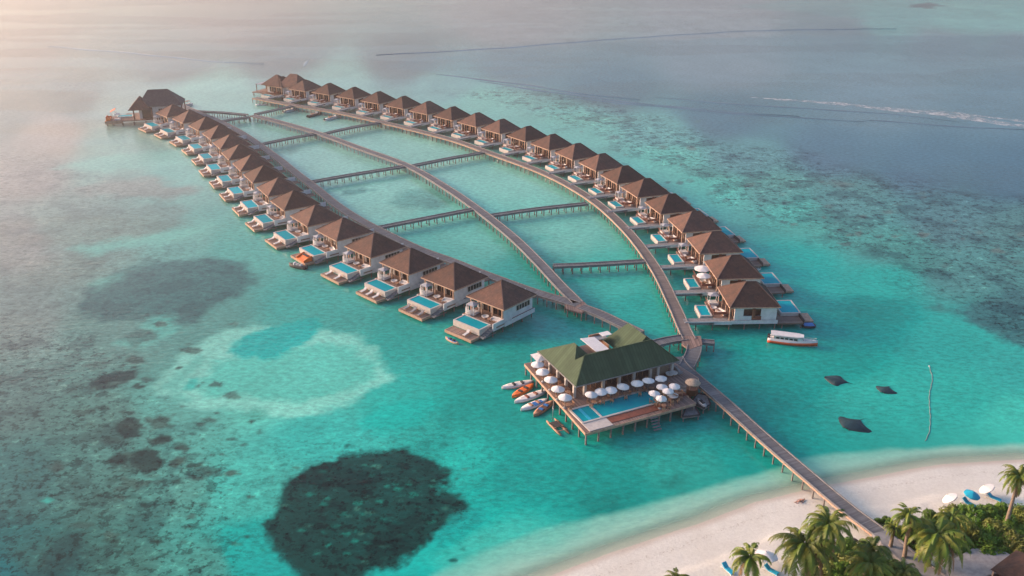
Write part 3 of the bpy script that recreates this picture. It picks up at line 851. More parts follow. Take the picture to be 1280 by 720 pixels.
boardwalk('grey boardwalk linking the tip of the villa arcs to the clubhouse back', W2([(726, 383), (750, 392), (775, 404), (800, 416)]), 2.4, z=1.895, group=None)
boardwalk('short grey cross bridge behind the clubhouse roof leading to the junction platform', W2([(812, 431), (835, 425), (858, 421.5)]), 2.2, z=1.895)
CB = [
    ('narrow cross bridge from head of central boardwalk toward the two-storey house', [(214, 133), (245, 138.5), (278, 140.5), (309, 143.5)]),
    ('short cross bridge from the central boardwalk head to the reef-side villas', [(272, 152.5), (290, 149), (312, 146)]),
    ('short cross bridge from the central boardwalk head past the moored boats', [(319, 142.5), (340, 138), (366, 132)]),
    ('second cross bridge from the far end, reef side of the central boardwalk', [(322, 181), (360, 173), (394, 167)]),
    ('second cross bridge from the far end, villa-pool side of the central boardwalk', [(404, 167), (440, 159), (474, 153)]),
    ('third cross bridge from the far end, reef side of the central boardwalk', [(384, 228), (440, 218), (506, 207.5)]),
    ('third cross bridge from the far end, villa-pool side of the central boardwalk', [(515, 207), (560, 198), (605, 190)]),
    ('fourth cross bridge from the far end, reef side of the central boardwalk', [(474, 284), (530, 273), (592, 261)]),
    ('fourth cross bridge from the far end, villa-pool side of the central boardwalk', [(614, 269), (670, 261), (734, 254)]),
    ('cross bridge closest to the clubhouse, villa-pool side of the central boardwalk', [(692, 332), (740, 330), (806, 326)]),
]
for lb, p in CB:
    boardwalk(lb, W2(p, 1.85), 1.7, z=1.84, step=2.1, name='cross_bridge', group='cross bridges between the curving boardwalks')


def platform(label, poly, z=1.88, name='junction_platform'):
    root = empty(name, (0, 0, 0)); tag(root, label, 'platform')
    MB().prism(poly, z - .3, z).build('deck', M['club_deck'], root)
    for p in poly:
        c = Vector((sum(q[0] for q in poly) / len(poly), sum(q[1] for q in poly) / len(poly)))
        q = Vector((p[0], p[1])).lerp(c, .12)
        o = link('pile', pile_me, root); o.location = (q.x, q.y, z - 1.9)
    return root


def ccw(poly):
    a = sum(poly[i][0] * poly[(i + 1) % len(poly)][1] - poly[(i + 1) % len(poly)][0] * poly[i][1] for i in range(len(poly)))
    return poly if a > 0 else poly[::-1]


platform('small grey platform where the central and reef-side boardwalks meet', ccw([tuple(at(x, y, 1.88)[:2]) for x, y in [(706, 375), (724, 371), (736, 383), (728, 391), (708, 386)]]), z=1.872)
platform('small grey platform at the junction beside the clubhouse and nearest pool villa'.replace('nearest', 'end'), ccw([tuple(at(x, y, 1.88)[:2]) for x, y in [(852, 420), (876, 420), (878, 431), (862, 437), (852, 430)]]), z=1.912)
boardwalk('stub landing with round end sticking out toward the speedboat', W2([(875, 426.5), (884, 427), (893, 428)], 1.6), 1.5, z=1.6, step=1.5, name='landing_stage')

# ------------------------------------------------------------------ villas
ORD = ['first', 'second', 'third', 'fourth', 'fifth', 'sixth', 'seventh', 'eighth', 'ninth', 'tenth', 'eleventh', 'twelfth', 'thirteenth', 'fourteenth', 'fifteenth', 'sixteenth', 'seventeenth', 'eighteenth', 'nineteenth', 'twentieth', 'twenty-first']


def roof_part(root, x, y0, y1, ze, za, ridge, mat='roof'):
    r = MB().hip(-x, x, y0, y1, ze, za, ridge).build('roof', M[mat], root)
    rc = MB()
    (xa, ya), (xb, yb) = ridge
    top_a, top_b = (xa, ya, za + .04), (xb, yb, za + .04)
    for cx, cy in ((-x, y0), (x, y0)): rc.bar((cx * .995, cy * .995, ze + .05), top_a, .16, .1)
    for cx, cy in ((-x, y1), (x, y1)): rc.bar((cx * .995, cy * .995, ze + .05), top_b, .16, .1)
    if (Vector(top_a) - Vector(top_b)).length > .3: rc.bar(top_a, top_b, .22, .12)
    rc.build('ridge_cap', M['ridge'], r)
    fa = MB()
    e = .012
    fa.box(-x - .05, x + .05, y0 - .06, y0 - e, ze - .16, ze + .05); fa.box(-x - .05, x + .05, y1 + e, y1 + .06, ze - .16, ze + .05)
    fa.box(-x - .06, -x - e, y0 - e, y1 + e, ze - .16, ze + .05); fa.box(x + e, x + .06, y0 - e, y1 + e, ze - .16, ze + .05)
    fa.build('eave_board', M['fascia'], r)
    return r


def window_part(root, horizontal, a0, a1, fixed, z0, z1, n=4, name='window', out=-1):
    """a window set in a wall plane; horizontal axis 'y' (wall at x = fixed) or 'x' (wall at y = fixed)"""
    fr, pn = MB(), MB()

    def bx(mb, p0, p1, d0, d1, q0, q1):
        lo, hi = min(fixed + out * d0, fixed + out * d1), max(fixed + out * d0, fixed + out * d1)
        if horizontal == 'y': mb.box(lo, hi, p0, p1, q0, q1)
        else: mb.box(p0, p1, lo, hi, q0, q1)
    t = .09
    bx(fr, a0, a1, .004, .07, z0, z0 + t); bx(fr, a0, a1, .004, .07, z1 - t, z1)
    for i in range(n + 1):
        p = a0 + (a1 - a0 - t) * i / n
        bx(fr, p, p + t, .005, .071, z0 + t, z1 - t)
    bx(pn, a0 + .02, a1 - .02, .002, .03, z0 + .02, z1 - .02)
    f = fr.build(name, M['cream'] if name == 'window' else M['brown'], root)
    pn.build('pane', M['glass'], f)
    return f


def pool_part(root, x0, x1, y0, y1, z0, z1, rim=.28):
    p = MB()
    p.box(x0, x1, y0, y0 + rim, z0, z1); p.box(x0, x1, y1 - rim, y1, z0, z1)
    p.box(x0, x0 + rim, y0 + rim, y1 - rim, z0, z1); p.box(x1 - rim, x1, y0 + rim, y1 - rim, z0, z1)
    p.box(x0 + rim, x1 - rim, y0 + rim, y1 - rim, z0, z0 + .15)
    b = p.build('pool_basin', M['pool'], root)
    MB().box(x0 + rim, x1 - rim, y0 + rim, y1 - rim, z0 + .152, z1 - .07).build('pool_water', M['poolwater'], b)
    return b


def posts(root, spots, r=.12, top=1.6):
    me = MB().lathe([(r, -3.0), (r, top)], 8).mesh('pile', M['pile'])
    for x, y in spots:
        o = link('pile', me, root); o.location = (x, y, 0)


def make_reef_villa():
    root = empty('water_villa')
    MB().box(-4.55, 4.3, -4.5, 6.55, 1.62, 1.9).build('terrace_deck', M['deck'], root)
    w = MB()
    w.box(-4.2, 4.1, -4.2, -4.0, 1.903, 4.74); w.box(-4.2, -4.0, -3.998, 2.6, 1.903, 4.742); w.box(3.9, 4.1, -3.998, 2.6, 1.903, 4.742)
    w.box(-4.42, -4.22, 2.0, 4.3, 1.903, 4.735)          # wing wall out to the roof corner
    w.box(-4.52, -4.32, 4.302, 7.4, 1.25, 2.75)        # low wall along the terrace
    w.box(-4.62, -4.56, -4.5, 4.3, 1.1, 2.0)          # white skirt
    w.box(-4.5, 4.2, 6.56, 6.64, 1.2, 1.88)
    w.build('wall', M['white'], root)
    d = MB()
    d.box(-3.95, 3.85, 2.42, 2.5, 1.905, 4.2)
    g = d.build('glass_door', M['glass'], root)
    f = MB()
    for i in range(7): f.box(-3.95 + i * 1.28, -3.95 + i * 1.28 + .1, 2.505, 2.58, 1.905, 4.2)
    f.box(-3.95, 3.85, 2.51, 2.6, 4.202, 4.72)
    f.build('frame', M['wood'], g)
    cu = MB()
    for cx in (-3.2, -.2, 2.4):
        for k in range(4): cu.box(cx + k * .17, cx + k * .17 + .12, 2.62 + .05 * (k % 2), 2.7 + .05 * (k % 2), 2.0, 4.3)
    cu.build('curtain', M['cream'], root)
    pm = MB().box(-.1, .1, -.1, .1, 1.903, 4.62).mesh('post', M['fascia'])
    for x in (-4.1, -1.6, 1.2, 4.0):
        o = link('post', pm, root); o.location = (x, 4.42, 0)
    MB().box(-4.3, 4.2, 4.3, 4.54, 4.5, 4.73).build('lintel', M['fascia'], root)
    window_part(root, 'y', -3.4, .6, -4.2, 2.9, 4.1, 5)
    roof_part(root, 4.85, -4.7, 4.75, 4.8, 8.0, ((0, -.1), (0, .15)))
    # open lattice screen curving round the corner of the terrace
    s = MB()
    for k in range(11):
        a = R(-10 + k * 13)
        x, y = 2.9 + 1.25 * math.cos(a), 5.2 + 1.25 * math.sin(a)
        s.box(x - .05, x + .05, y - .05, y + .05, 1.903, 3.15)
    for z in (2.3, 2.7, 3.1):
        s.tube([(2.9 + 1.25 * math.cos(R(-10 + k * 13)), 5.2 + 1.25 * math.sin(R(-10 + k * 13)), z) for k in range(11)], .05, 5)
    s.build('lattice_screen', M['canvas'], root)
    pool_part(root, -3.35, 3.45, 6.7, 9.9, .95, 2.12)
    st = MB()
    for k in range(6): st.box(-4.5, -3.4, 6.7 + k * .55, 7.25 + k * .55, 1.5 - k * .18, 1.7 - k * .18)
    st.box(-4.55, -4.45, 6.7, 10.2, .7, .85)
    st.build('steps', M['kerb'], root)
    MB().box(-3.3, 3.3, 9.93, 12.1, .66, .86).build('lower_deck', M['deck2'], root)
    fa = MB(); fa.box(-3.3, 3.3, 12.102, 12.22, .36, .88); fa.box(-3.42, -3.302, 9.93, 12.22, .36, .88); fa.box(3.302, 3.42, 9.93, 12.22, .36, .88)
    fa.build('deck_edge_beam', M['fascia'], root)
    MB().box(-1.1, 1.1, -9.0, -4.52, 1.66, 1.86).build('entry_bridge', M['deck'], root)
    MB().box(1.15, 1.3, -8.5, -4.6, 1.3, 3.0).build('entry_wall', M['white'], root)
    posts(root, [(-4.2, -4), (-4.2, -1.2), (-4.2, 1.6), (-4.2, 4.4), (0, -4), (4, -4), (4, 1), (4, 5.8)])
    posts(root, [(-4.2, 7.2), (-3.2, 9.6), (3.2, 9.6)], .12, .96)
    posts(root, [(-3.0, 11.8), (3.0, 11.8), (.1, 11.8)], .12, .64)
    return root


def make_boardwalk_villa():
    root = empty('water_villa')
    MB().box(-4.4, 4.4, -6.0, 6.0, 1.62, 1.9).build('terrace_deck', M['deck'], root)
    w = MB()
    w.box(-4.2, 4.2, -5.6, -5.4, 1.903, 4.74); w.box(4.0, 4.2, -5.398, 2.4, 1.903, 4.742)
    w.box(-4.2, -4.0, -5.398, -2.6, 1.903, 4.742); w.box(-4.2, -4.0, .7, 2.4, 1.903, 4.742); w.box(-4.2, -4.0, -2.598, .698, 4.2, 4.738); w.box(-4.2, -4.0, -2.598, .698, 1.903, 2.7)
    w.box(-4.46, -4.402, -5.9, 3.0, 1.2, 1.95)
    w.build('wall', M['white'], root)
    n = MB(); n.box(-3.4, -3.3, -2.7, .8, 1.905, 4.3); n.build('recess_wall', M['brown'], root)
    b = MB(); b.box(-4.26, -4.202, -2.7, -.9, 1.95, 2.75); b.box(-4.27, -4.203, -1.5, -.9, 1.95, 4.3); b.build('side_door', M['redwood'], root)
    MB().box(-3.9, 3.9, 2.2, 2.28, 1.905, 4.2).build('glass_door', M['glass'], root)
    f = MB()
    for i in range(8): f.box(-4.0 + i * 1.1, -3.86 + i * 1.1, 2.285, 2.38, 1.905, 4.2)
    f.box(-4.1, 4.1, 2.29, 2.4, 4.202, 4.72)
    f.build('front_frame', M['wood'], root)
    pm = MB().box(-.1, .1, -.1, .1, 1.903, 4.62).mesh('post', M['fascia'])
    for x in (-4.2, -1.4, 1.4, 4.2):
        o = link('post', pm, root); o.location = (x, 3.3, 0)
    MB().box(-4.4, 4.4, 3.18, 3.42, 4.5, 4.73).build('lintel', M['fascia'], root)
    roof_part(root, 4.85, -6.0, 3.6, 4.8, 8.0, ((0, -2.3), (0, -.4)))
    ra = MB()
    for k in range(14): ra.box(-2.6 + k * .5, -2.55 + k * .5, 5.9, 5.95, 1.903, 2.85)
    ra.box(-2.65, 4.4, 5.88, 5.97, 2.85, 2.93); ra.box(-2.7, -2.6, 3.4, 5.97, 2.4, 2.93)
    ra.build('railing', M['redwood'], root)
    pool_part(root, -2.4, 2.4, 6.05, 8.4, .95, 2.06, .24)
    path = MB()
    for k in range(8):
        y0, y1 = 3.0 + k * 1.12, 3.0 + (k + 1) * 1.12
        path.box(-5.1 - .02 * k, -3.2, y0, y1 - .004, 1.5, 1.905 + (.004 if k else .006))
    path.build('entry_path', M['kerb'], root)
    MB().box(-5.16, -5.1, 3.0, 11.9, 1.45, 2.15).build('path_curb', M['white'], root)
    posts(root, [(-4.2, -5.5), (-4.2, -2.6), (-4.2, .3), (-4.2, 3.2), (-4.4, 6.4), (-4.4, 9.6), (4.1, -5.5), (4.1, 0), (4.1, 5.6), (-2.2, 5.7)])
    return root


def sea_side(root):
    """pool, sun deck and float on the open-water side of a boardwalk-row villa"""
    MB().box(-4.3, 4.4, -11.0, -6.02, .95, 1.25).build('sun_deck', M['deck2'], root)
    pool_part(root, -1.4, 4.5, -11.3, -7.4, 1.26, 1.95, .26)
    MB().box(-4.4, -1.42, -11.02, -10.9, 1.0, 1.9).build('deck_screen', M['net'], root)
    posts(root, [(-4.0, -10.6), (4.1, -10.6), (-4.0, -7), (0, -10.6)], .12, .96)
    MB().box(-2.4, 1.2, -13.6, -11.35, .3, .62).build('swim_platform', M['fascia'], root)
    posts(root, [(-2.1, -13.2), (.9, -13.2)], .1, .3)


reef_px = [(627, 350), (568, 328), (513.6, 310), (468, 291), (429, 272), (395, 255.5), (367.5, 237.5), (348.5, 221.5), (330, 206), (315, 192.5), (300, 179.5), (288.5, 167), (274.5, 155.5), (257.5, 145.5), (237, 137), (216, 130)]
walk_px = [(930, 352), (911.7, 319), (888, 289.5), (863, 264.5), (833.5, 243), (803, 223.8), (776, 208), (748, 192.8), (717.4, 180), (686.5, 168.6), (656, 158.6), (623.5, 149.8), (593, 141.7), (562.5, 134.2), (531.5, 127.5), (501, 121), (470, 115.2), (439, 109.7), (408, 104.8), (377.5, 100.6)]


def frames(px, sgn):
    P = [at(x, y, 8.0) for x, y in px]
    out = []
    for i, p in enumerate(P):
        d = P[min(i + 2, len(P) - 1)] - P[max(i - 2, 0)]
        fd = Vector((d.y, -d.x)) if sgn > 0 else Vector((-d.y, d.x))
        if fd.x > 0: fd = -fd
        fd.normalize()
        out.append((p.x, p.y, math.atan2(-fd.x, fd.y)))
    return out


REEF_F, WALK_F = frames(reef_px, 1), frames(walk_px, 1)
REEF_F[0] = (REEF_F[0][0], REEF_F[0][1], math.atan2(.66, -.75))


def local(fr, x, y, z=0.0):
    c, s = math.cos(fr[2]), math.sin(fr[2])
    return (fr[0] + x * c - y * s, fr[1] + x * s + y * c, z)


rv = make_reef_villa()
for i, fr in enumerate(REEF_F):
    o = rv if i == 0 else copy_tree(rv)
    o.location, o.rotation_euler = (fr[0], fr[1], 0), (0, 0, fr[2])
    tag(o, f'brown hip-roofed water villa with seaward plunge pool, {ORD[i]} from the beach facing the reef ring', 'villa', 'villas in the arc facing the reef ring')
wv = make_boardwalk_villa()
wv2 = copy_tree(wv); sea_side(wv2)
for i, fr in enumerate(WALK_F):
    if i < 7: o = wv2 if i == 0 else copy_tree(wv2)
    else: o = wv if i == 7 else copy_tree(wv)
    o.location, o.rotation_euler = (fr[0], fr[1], 0), (0, 0, fr[2])
    tag(o, f'brown-roofed water villa with boardwalk-side pool, {ORD[i]} from the beach in the speedboat arc', 'villa', 'villas in the arc ending at the speedboat')

# ------------------------------------------------------------------ terrace furniture


def make_lounger(cush='cushion', fr='wood'):
    r = empty('sun_lounger')
    MB().box(-.33, .33, -.95, .95, .22, .3).build('frame', M[fr], r)
    lm = MB().box(-.04, .04, -.04, .04, 0, .22).mesh('leg', M[fr])
    for x in (-.27, .27):
        for y in (-.85, .85):
            o = link('leg', lm, r); o.location = (x, y, 0)
    MB().rbox(-.32, .32, -.93, .28, .302, .42, .04).build('mattress', M[cush], r)
    b = MB().rbox(-.32, .32, 0, .72, 0, .12, .03).build('backrest', M[cush], r)
    b.location = (0, .29, .32); b.rotation_euler = (R(38), 0, 0)
    return r


def make_sofa(cush='cushion'):
    r = empty('outdoor_sofa')
    MB().box(-.95, .95, -.4, .4, .05, .28).build('frame', M['wood'], r)
    MB().rbox(-.9, .9, -.38, .25, .282, .46, .05).build('seat', M[cush], r)
    MB().rbox(-.92, .92, .26, .42, .282, .86, .05).build('backrest', M[cush], r)
    for s in (-1, 1):
        MB().rbox(min(s * .93, s * 1.1), max(s * .93, s * 1.1), -.4, .42, .1, .64, .04).build('armrest', M[cush], r)
    return r


def make_round_chair():
    r = empty('round_lounge_chair')
    MB().lathe([(.35, 0), (.42, .12), (.3, .22)], 12).build('base', M['wood'], r)
    MB().lathe([(.3, .225), (.62, .34), (.72, .52), (.66, .54), (.5, .42), (.1, .38)], 16).build('seat', M['cushion'], r)
    return r


def make_table(rad=.45, h=.55, mat='wood'):
    r = empty('round_table')
    MB().lathe([(rad * .5, 0), (rad * .45, .04), (.05, .06), (.05, h - .04)], 12).build('pedestal', M['brown'], r)
    MB().lathe([(rad, h - .04), (rad, h)], 16).build('table_top', M[mat], r)
    return r


def make_daybed():
    r = empty('canopy_daybed')
    MB().box(-.9, .9, -.9, .9, .1, .35).build('frame', M['canvas'], r)
    MB().rbox(-.85, .85, -.85, .85, .352, .55, .06).build('mattress', M['cushion'], r)
    pm = MB().box(-.05, .05, -.05, .05, .35, 2.1).mesh('post', M['canvas'])
    for x in (-.84, .84):
        for y in (-.84, .84):
            o = link('post', pm, r); o.location = (x, y, 0)
    MB().add([(-1, -1, 2.1), (1, -1, 2.1), (1, 1, 2.1), (-1, 1, 2.1), (0, 0, 2.45)], [(0, 1, 4), (1, 2, 4), (2, 3, 4), (3, 0, 4), (3, 2, 1, 0)]).build('canopy', M['grey'], r)
    return r


def make_parasol(rad=1.35, h=2.35, n=8, mat='canvas', drop=.42):
    r = empty('parasol')
    MB().lathe([(.32, 0), (.3, .09), (.06, .11)], 12).build('base', M['grey'], r)
    MB().lathe([(.028, .1), (.028, h + .1)], 8).build('pole', M['steel'], r)
    c = MB()
    ring = lambda rr, z, sag: [(rr * math.cos(2 * PI * k / (2 * n)) * (1 if k % 2 == 0 else sag), rr * math.sin(2 * PI * k / (2 * n)) * (1 if k % 2 == 0 else sag), z) for k in range(2 * n)]
    c.loft([ring(rad, h - drop - .13, .955), ring(rad * .995, h - drop, .955), ring(rad * .55, h - drop * .48, .965), ring(.06, h, 1)], cap=False, smooth=False)
    c.loft([ring(rad * .98, h - drop - .03, .955), ring(.05, h - .03, 1)], cap=False, smooth=False)
    c.build('canopy', M[mat], r)
    f = MB().lathe([(.05, h - .01), (.03, h + .12), (.0, h + .16)], 8).build('finial', M['steel'], r)
    return r


def make_chair():
    r = empty('dining_chair')
    MB().rbox(-.24, .24, -.24, .24, .4, .47, .02).build('seat', M['wood'], r)
    b = MB(); b.box(-.24, .24, .2, .25, .55, .9); b.box(-.24, -.2, .2, .25, .3, .55); b.box(.2, .24, .2, .25, .3, .55)
    b.build('backrest', M['wood'], r)
    lm = MB().box(-.025, .025, -.025, .025, 0, .4).mesh('leg', M['wood'])
    for x in (-.2, .2):
        for y in (-.2, .2):
            o = link('leg', lm, r); o.location = (x, y, 0)
    return r


PROTO = {}


def put(kind, maker, loc, rz, label, cat, group=None, **kw):
    key = (kind, tuple(sorted(kw.items())))
    if key not in PROTO:
        o = maker(**kw); PROTO[key] = o
        o['fresh'] = 1
    if PROTO[key].get('fresh'):
        o = PROTO[key]; del o['fresh']
    else:
        src = PROTO[key]
        o = copy_tree(src)
        for k in ('label', 'category', 'group', 'kind'):
            if k in o: del o[k]
    o.location = loc; o.rotation_euler = (0, 0, rz)
    tag(o, label, cat, group)
    return o


SEAT = ['inshore', 'middle', 'offshore']
for i, fr in enumerate(REEF_F):
    v = f'{ORD[i]} reef-facing villa from the beach'
    n = [1, 3, 3, 2, 0, 2, 2, 2, 2, 2, 2, 2, 2, 2, 2, 2][i]
    xs = {0: [], 1: [-1.2], 2: [1.9, -1.4], 3: [2.2, .2, -1.9]}[n]
    for k, x in enumerate(xs):
        nm = {1: ['single'], 2: ['pool-stair-far', 'pool-stair-near'], 3: ['offshore', 'middle', 'inshore']}[n][k]
        grey = i == 1
        lab = f'{["grey", "white"][0 if grey else 1]} sun lounger on the lower deck of the {v}'
        put('lounger', make_lounger, local(fr, x, 11.05, .862), fr[2] + R(180 + random.uniform(-5, 5) + 10), lab, 'sun lounger', f'loungers on the lower deck of the {v}', cush='greycush' if grey else 'cushion')
    random.seed(100 + i)
    put('chair_round', make_round_chair, local(fr, -.3 + random.uniform(-.3, .3), 5.2, 1.903), fr[2], f'white round lounge chair on the terrace of the {v}', 'lounge chair', 'round chairs on the reef-facing terraces')
    put('sofa', make_sofa, local(fr, -3.2 + random.uniform(0, .4), 4.6 + random.uniform(-.3, .5), 1.903), fr[2] + R(180 + random.uniform(-25, 25)), f'white cushioned sofa beside the low wall, terrace of the {v}', 'sofa', 'sofas on the reef-facing terraces')
    put('daybed', make_daybed, local(fr, 2.7, 5.25, 1.903), fr[2] + R(random.uniform(-12, 12)), f'grey-topped canopy daybed inside the lattice screen, {v}', 'daybed', 'canopy daybeds on the reef-facing terraces')
    put('table', make_table, local(fr, -1.9, 5.6, 1.903), 0, f'small round terrace table between chair and sofa, {v}', 'table', 'tables on the reef-facing terraces')

for i, fr in enumerate(WALK_F):
    v = f'{ORD[i]} speedboat-arc villa from the beach'
    put('sofa', make_sofa, local(fr, -1.6 + random.uniform(-.4, .4), 4.2, 1.903), fr[2] + R(180 + random.uniform(-30, 30)), f'white cushioned sofa on the terrace of the {v}', 'sofa', 'sofas on the speedboat-arc terraces')
    put('chair_round', make_round_chair, local(fr, .4 + random.uniform(-.6, .6), 5.1 + random.uniform(-.3, .3), 1.903), fr[2], f'white round lounge chair on the terrace of the {v}', 'lounge chair', 'round chairs on the speedboat-arc terraces')
    put('table', make_table, local(fr, -.6, 4.6, 1.903), 0, f'small round table on the terrace of the {v}', 'table', 'tables on the speedboat-arc terraces')
    if i == 1:
        put('villa_parasol', make_parasol, local(fr, 1.9, 4.7, 1.903), .3, f'bigger white parasol on the terrace of the {v}', 'parasol', rad=1.75, h=2.9, n=8)
        put('villa_parasol', make_parasol, local(fr, -.9, 5.2, 1.903), .1, f'smaller white parasol on the terrace of the {v}', 'parasol', rad=1.5, h=2.5, n=8)
    else:
        put('daybed', make_daybed, local(fr, 3.1, 4.7, 1.903), fr[2], f'grey-topped canopy daybed on the terrace of the {v}', 'daybed', 'canopy daybeds on the speedboat-arc terraces')

# ------------------------------------------------------------------ boats


def hull_rings(L, B, H, draft, fine=.5, n=14, grow=0.0, z0=None, z1=None, stern=.86):
    rings = []
    for i in range(n):
        t = i / (n - 1)
        x = -L / 2 + L * t
        k = max(0.0, (t - fine) / (1 - fine))
        hb = max(.03, B / 2 * max(0, 1 - k ** 1.9) ** .85 * (stern + (1 - stern) * min(1, t / .35))) + grow
        zt = H * (1 + .35 * t ** 3)
        dk = draft * (1 - .8 * k)
        if z0 is None:
            r = [(x, hb, zt), (x, hb * .94, .12 * H), (x, hb * .5, -dk), (x, 0, -dk * 1.25), (x, -hb * .5, -dk), (x, -hb * .94, .12 * H), (x, -hb, zt), (x, 0, zt + .03)]
        else:
            f0, f1 = z0, z1
            w0, w1 = .94 + .06 * f0, .94 + .06 * f1
            r = [(x, hb * w1, zt * f1), (x, hb * w0, zt * f0), (x, -hb * w0, zt * f0), (x, -hb * w1, zt * f1)]
        rings.append(r)
    return rings


def make_speedboat():
    r = empty('speedboat')
    L, B = 8.8, 2.35
    MB().loft(hull_rings(L, B, .95, .3, fine=.30)).build('hull', M['hull'], r)
    rs = hull_rings(L + .03, B, .95, .3, fine=.30, grow=.02, z0=.12, z1=.66)
    s = MB(); s.loft(rs); s.build('stripe', M['stripe'], r)
    c = MB()
    c.loft([[(x, y * w, z) for y, z in ((.92, .98), (.84, 1.5), (-.84, 1.5), (-.92, .98))] for x, w in ((-3.3, .9), (-1, .98), (1.0, .86), (1.9, .5))], smooth=False)
    cab = c.build('cabin', M['hull'], r)
    wn = MB()
    for k in range(5):
        for sd in (-1, 1):
            y = sd * .865
            wn.box(-2.95 + k * .78, -2.35 + k * .78, min(y, y + sd * .03), max(y, y + sd * .03), 1.1, 1.42)
    wn.build('window', M['glass'], cab)
    ws = MB().add([(1.92, -.45, 1.02), (1.92, .45, 1.02), (1.62, .5, 1.48), (1.62, -.5, 1.48), (2.0, -.45, 1.02), (2.0, .45, 1.02), (1.7, .5, 1.48), (1.7, -.5, 1.48)], [(0, 1, 2, 3), (7, 6, 5, 4), (0, 4, 5, 1), (1, 5, 6, 2), (2, 6, 7, 3), (3, 7, 4, 0)])
    ws.build('windscreen', M['glass'], r)
    rf = MB(); rf.loft([[(x, y * w, 1.72 + z) for y, z in ((1.08, 0), (1.0, .12), (0, .17), (-1.0, .12), (-1.08, 0), (0, -.02))] for x, w in ((-3.9, .85), (-3.4, .96), (.9, .9), (1.9, .6))], smooth=False)
    rf.build('canopy_roof', M['hull'], r)
    pm = MB().box(-.04, .04, -.04, .04, 1.0, 1.72).mesh('roof_post', M['steel'])
    for x in (-3.3, -1, .8):
        for y in (-.85, .85):
            o = link('roof_post', pm, r); o.location = (x, y, 0)
    ra = MB()
    ra.tube([(2.2, .6, 1.3), (3.2, .36, 1.45), (4.1, .05, 1.6), (4.1, -.05, 1.6), (3.2, -.36, 1.45), (2.2, -.6, 1.3)], .03, 6)
    for p in ((2.2, .6), (3.2, .36), (3.2, -.36), (2.2, -.6)): ra.tube([(p[0], p[1], .98), (p[0], p[1], 1.45)], .025, 6)
    ra.build('bow_rail', M['steel'], r)
    for y in (-.45, .45):
        MB().rbox(-4.45, -4.0, y - .2, y + .2, .35, 1.25, .08).build('outboard_motor', M['dark'], r)
    return r


def heading(a, b):
    d = Vector((b[0] - a[0], b[1] - a[1])); return math.atan2(d.y, d.x)


sb = make_speedboat()
p0, p1 = at(964, 424, .4), at(1017, 430.5, .4)
sb.location = ((p0.x + p1.x) / 2, (p0.y + p1.y) / 2, 0); sb.rotation_euler = (0, 0, heading(p0, p1))
tag(sb, 'white speedboat with long canopy roof and orange-red hull stripe, lying off the end villa', 'boat')


def make_small_boat(L=5.6, B=1.9, hullm='hull', deckm='cushion', awning=None, seats=2):
    r = empty('motor_boat')
    MB().loft(hull_rings(L, B, .62, .22)).build('hull', M[hullm], r)
    MB().loft(hull_rings(L + .02, B, .62, .22, grow=.02, z0=.82, z1=.98)).build('rub_rail', M['dark'], r)
    MB().rbox(-L * .3, L * .12, -B * .3, B * .3, .66, .72, .02).build('cockpit', M['greycush'], r)
    for k in range(seats):
        MB().rbox(-L * .25 + k * .9, -L * .25 + k * .9 + .45, -B * .27, B * .27, .722, 1.0, .05).build('seat', M[deckm], r)
    MB().loft([[(x, y * w, z) for y, z in ((.5, .7), (.42, 1.15), (-.42, 1.15), (-.5, .7))] for x, w in ((L * .12, 1), (L * .2, .8))], smooth=False).build('console', M['hull'], r)
    MB().rbox(-L / 2 - .35, -L / 2 - .02, -.2, .2, .2, 1.05, .06).build('outboard_motor', M['dark'], r)
    if awning:
        MB().rbox(-L * .32, L * .14, -B * .42, B * .42, 1.95, 2.05, .04).build('awning', M[awning], r)
        pm = MB().box(-.03, .03, -.03, .03, .62, 1.95).mesh('awning_post', M['steel'])
        for x in (-L * .3, L * .12):
            for y in (-B * .38, B * .38):
                o = link('awning_post', pm, r); o.location = (x, y, 0)
    return r


for (a, b, kw, lab) in [
    ((354, 140), (372, 136), dict(hullm='hull'), 'white motor boat moored under the speedboat arc, closest to its far end'),
    ((385, 146), (402, 140.5), dict(hullm='dark', deckm='wood'), 'dark-hulled motor boat with pale seats moored between two white boats'),
    ((406, 150), (427, 144.5), dict(hullm='hull', deckm='wood'), 'white motor boat moored by the brown boardwalk, closest to the cross bridge'),
    ((230, 133), (241, 130), dict(hullm='hull', awning='redwood'), 'white motor boat with red awning moored beside the two-storey house'),
]:
    a, b = at(*a, .3), at(*b, .3)
    o = make_small_boat(L=(b - a).length, B=1.75, **kw)
    o.location = ((a.x + b.x) / 2, (a.y + b.y) / 2, 0); o.rotation_euler = (0, 0, heading(a, b))
    tag(o, lab, 'boat', 'motor boats moored at the far end')


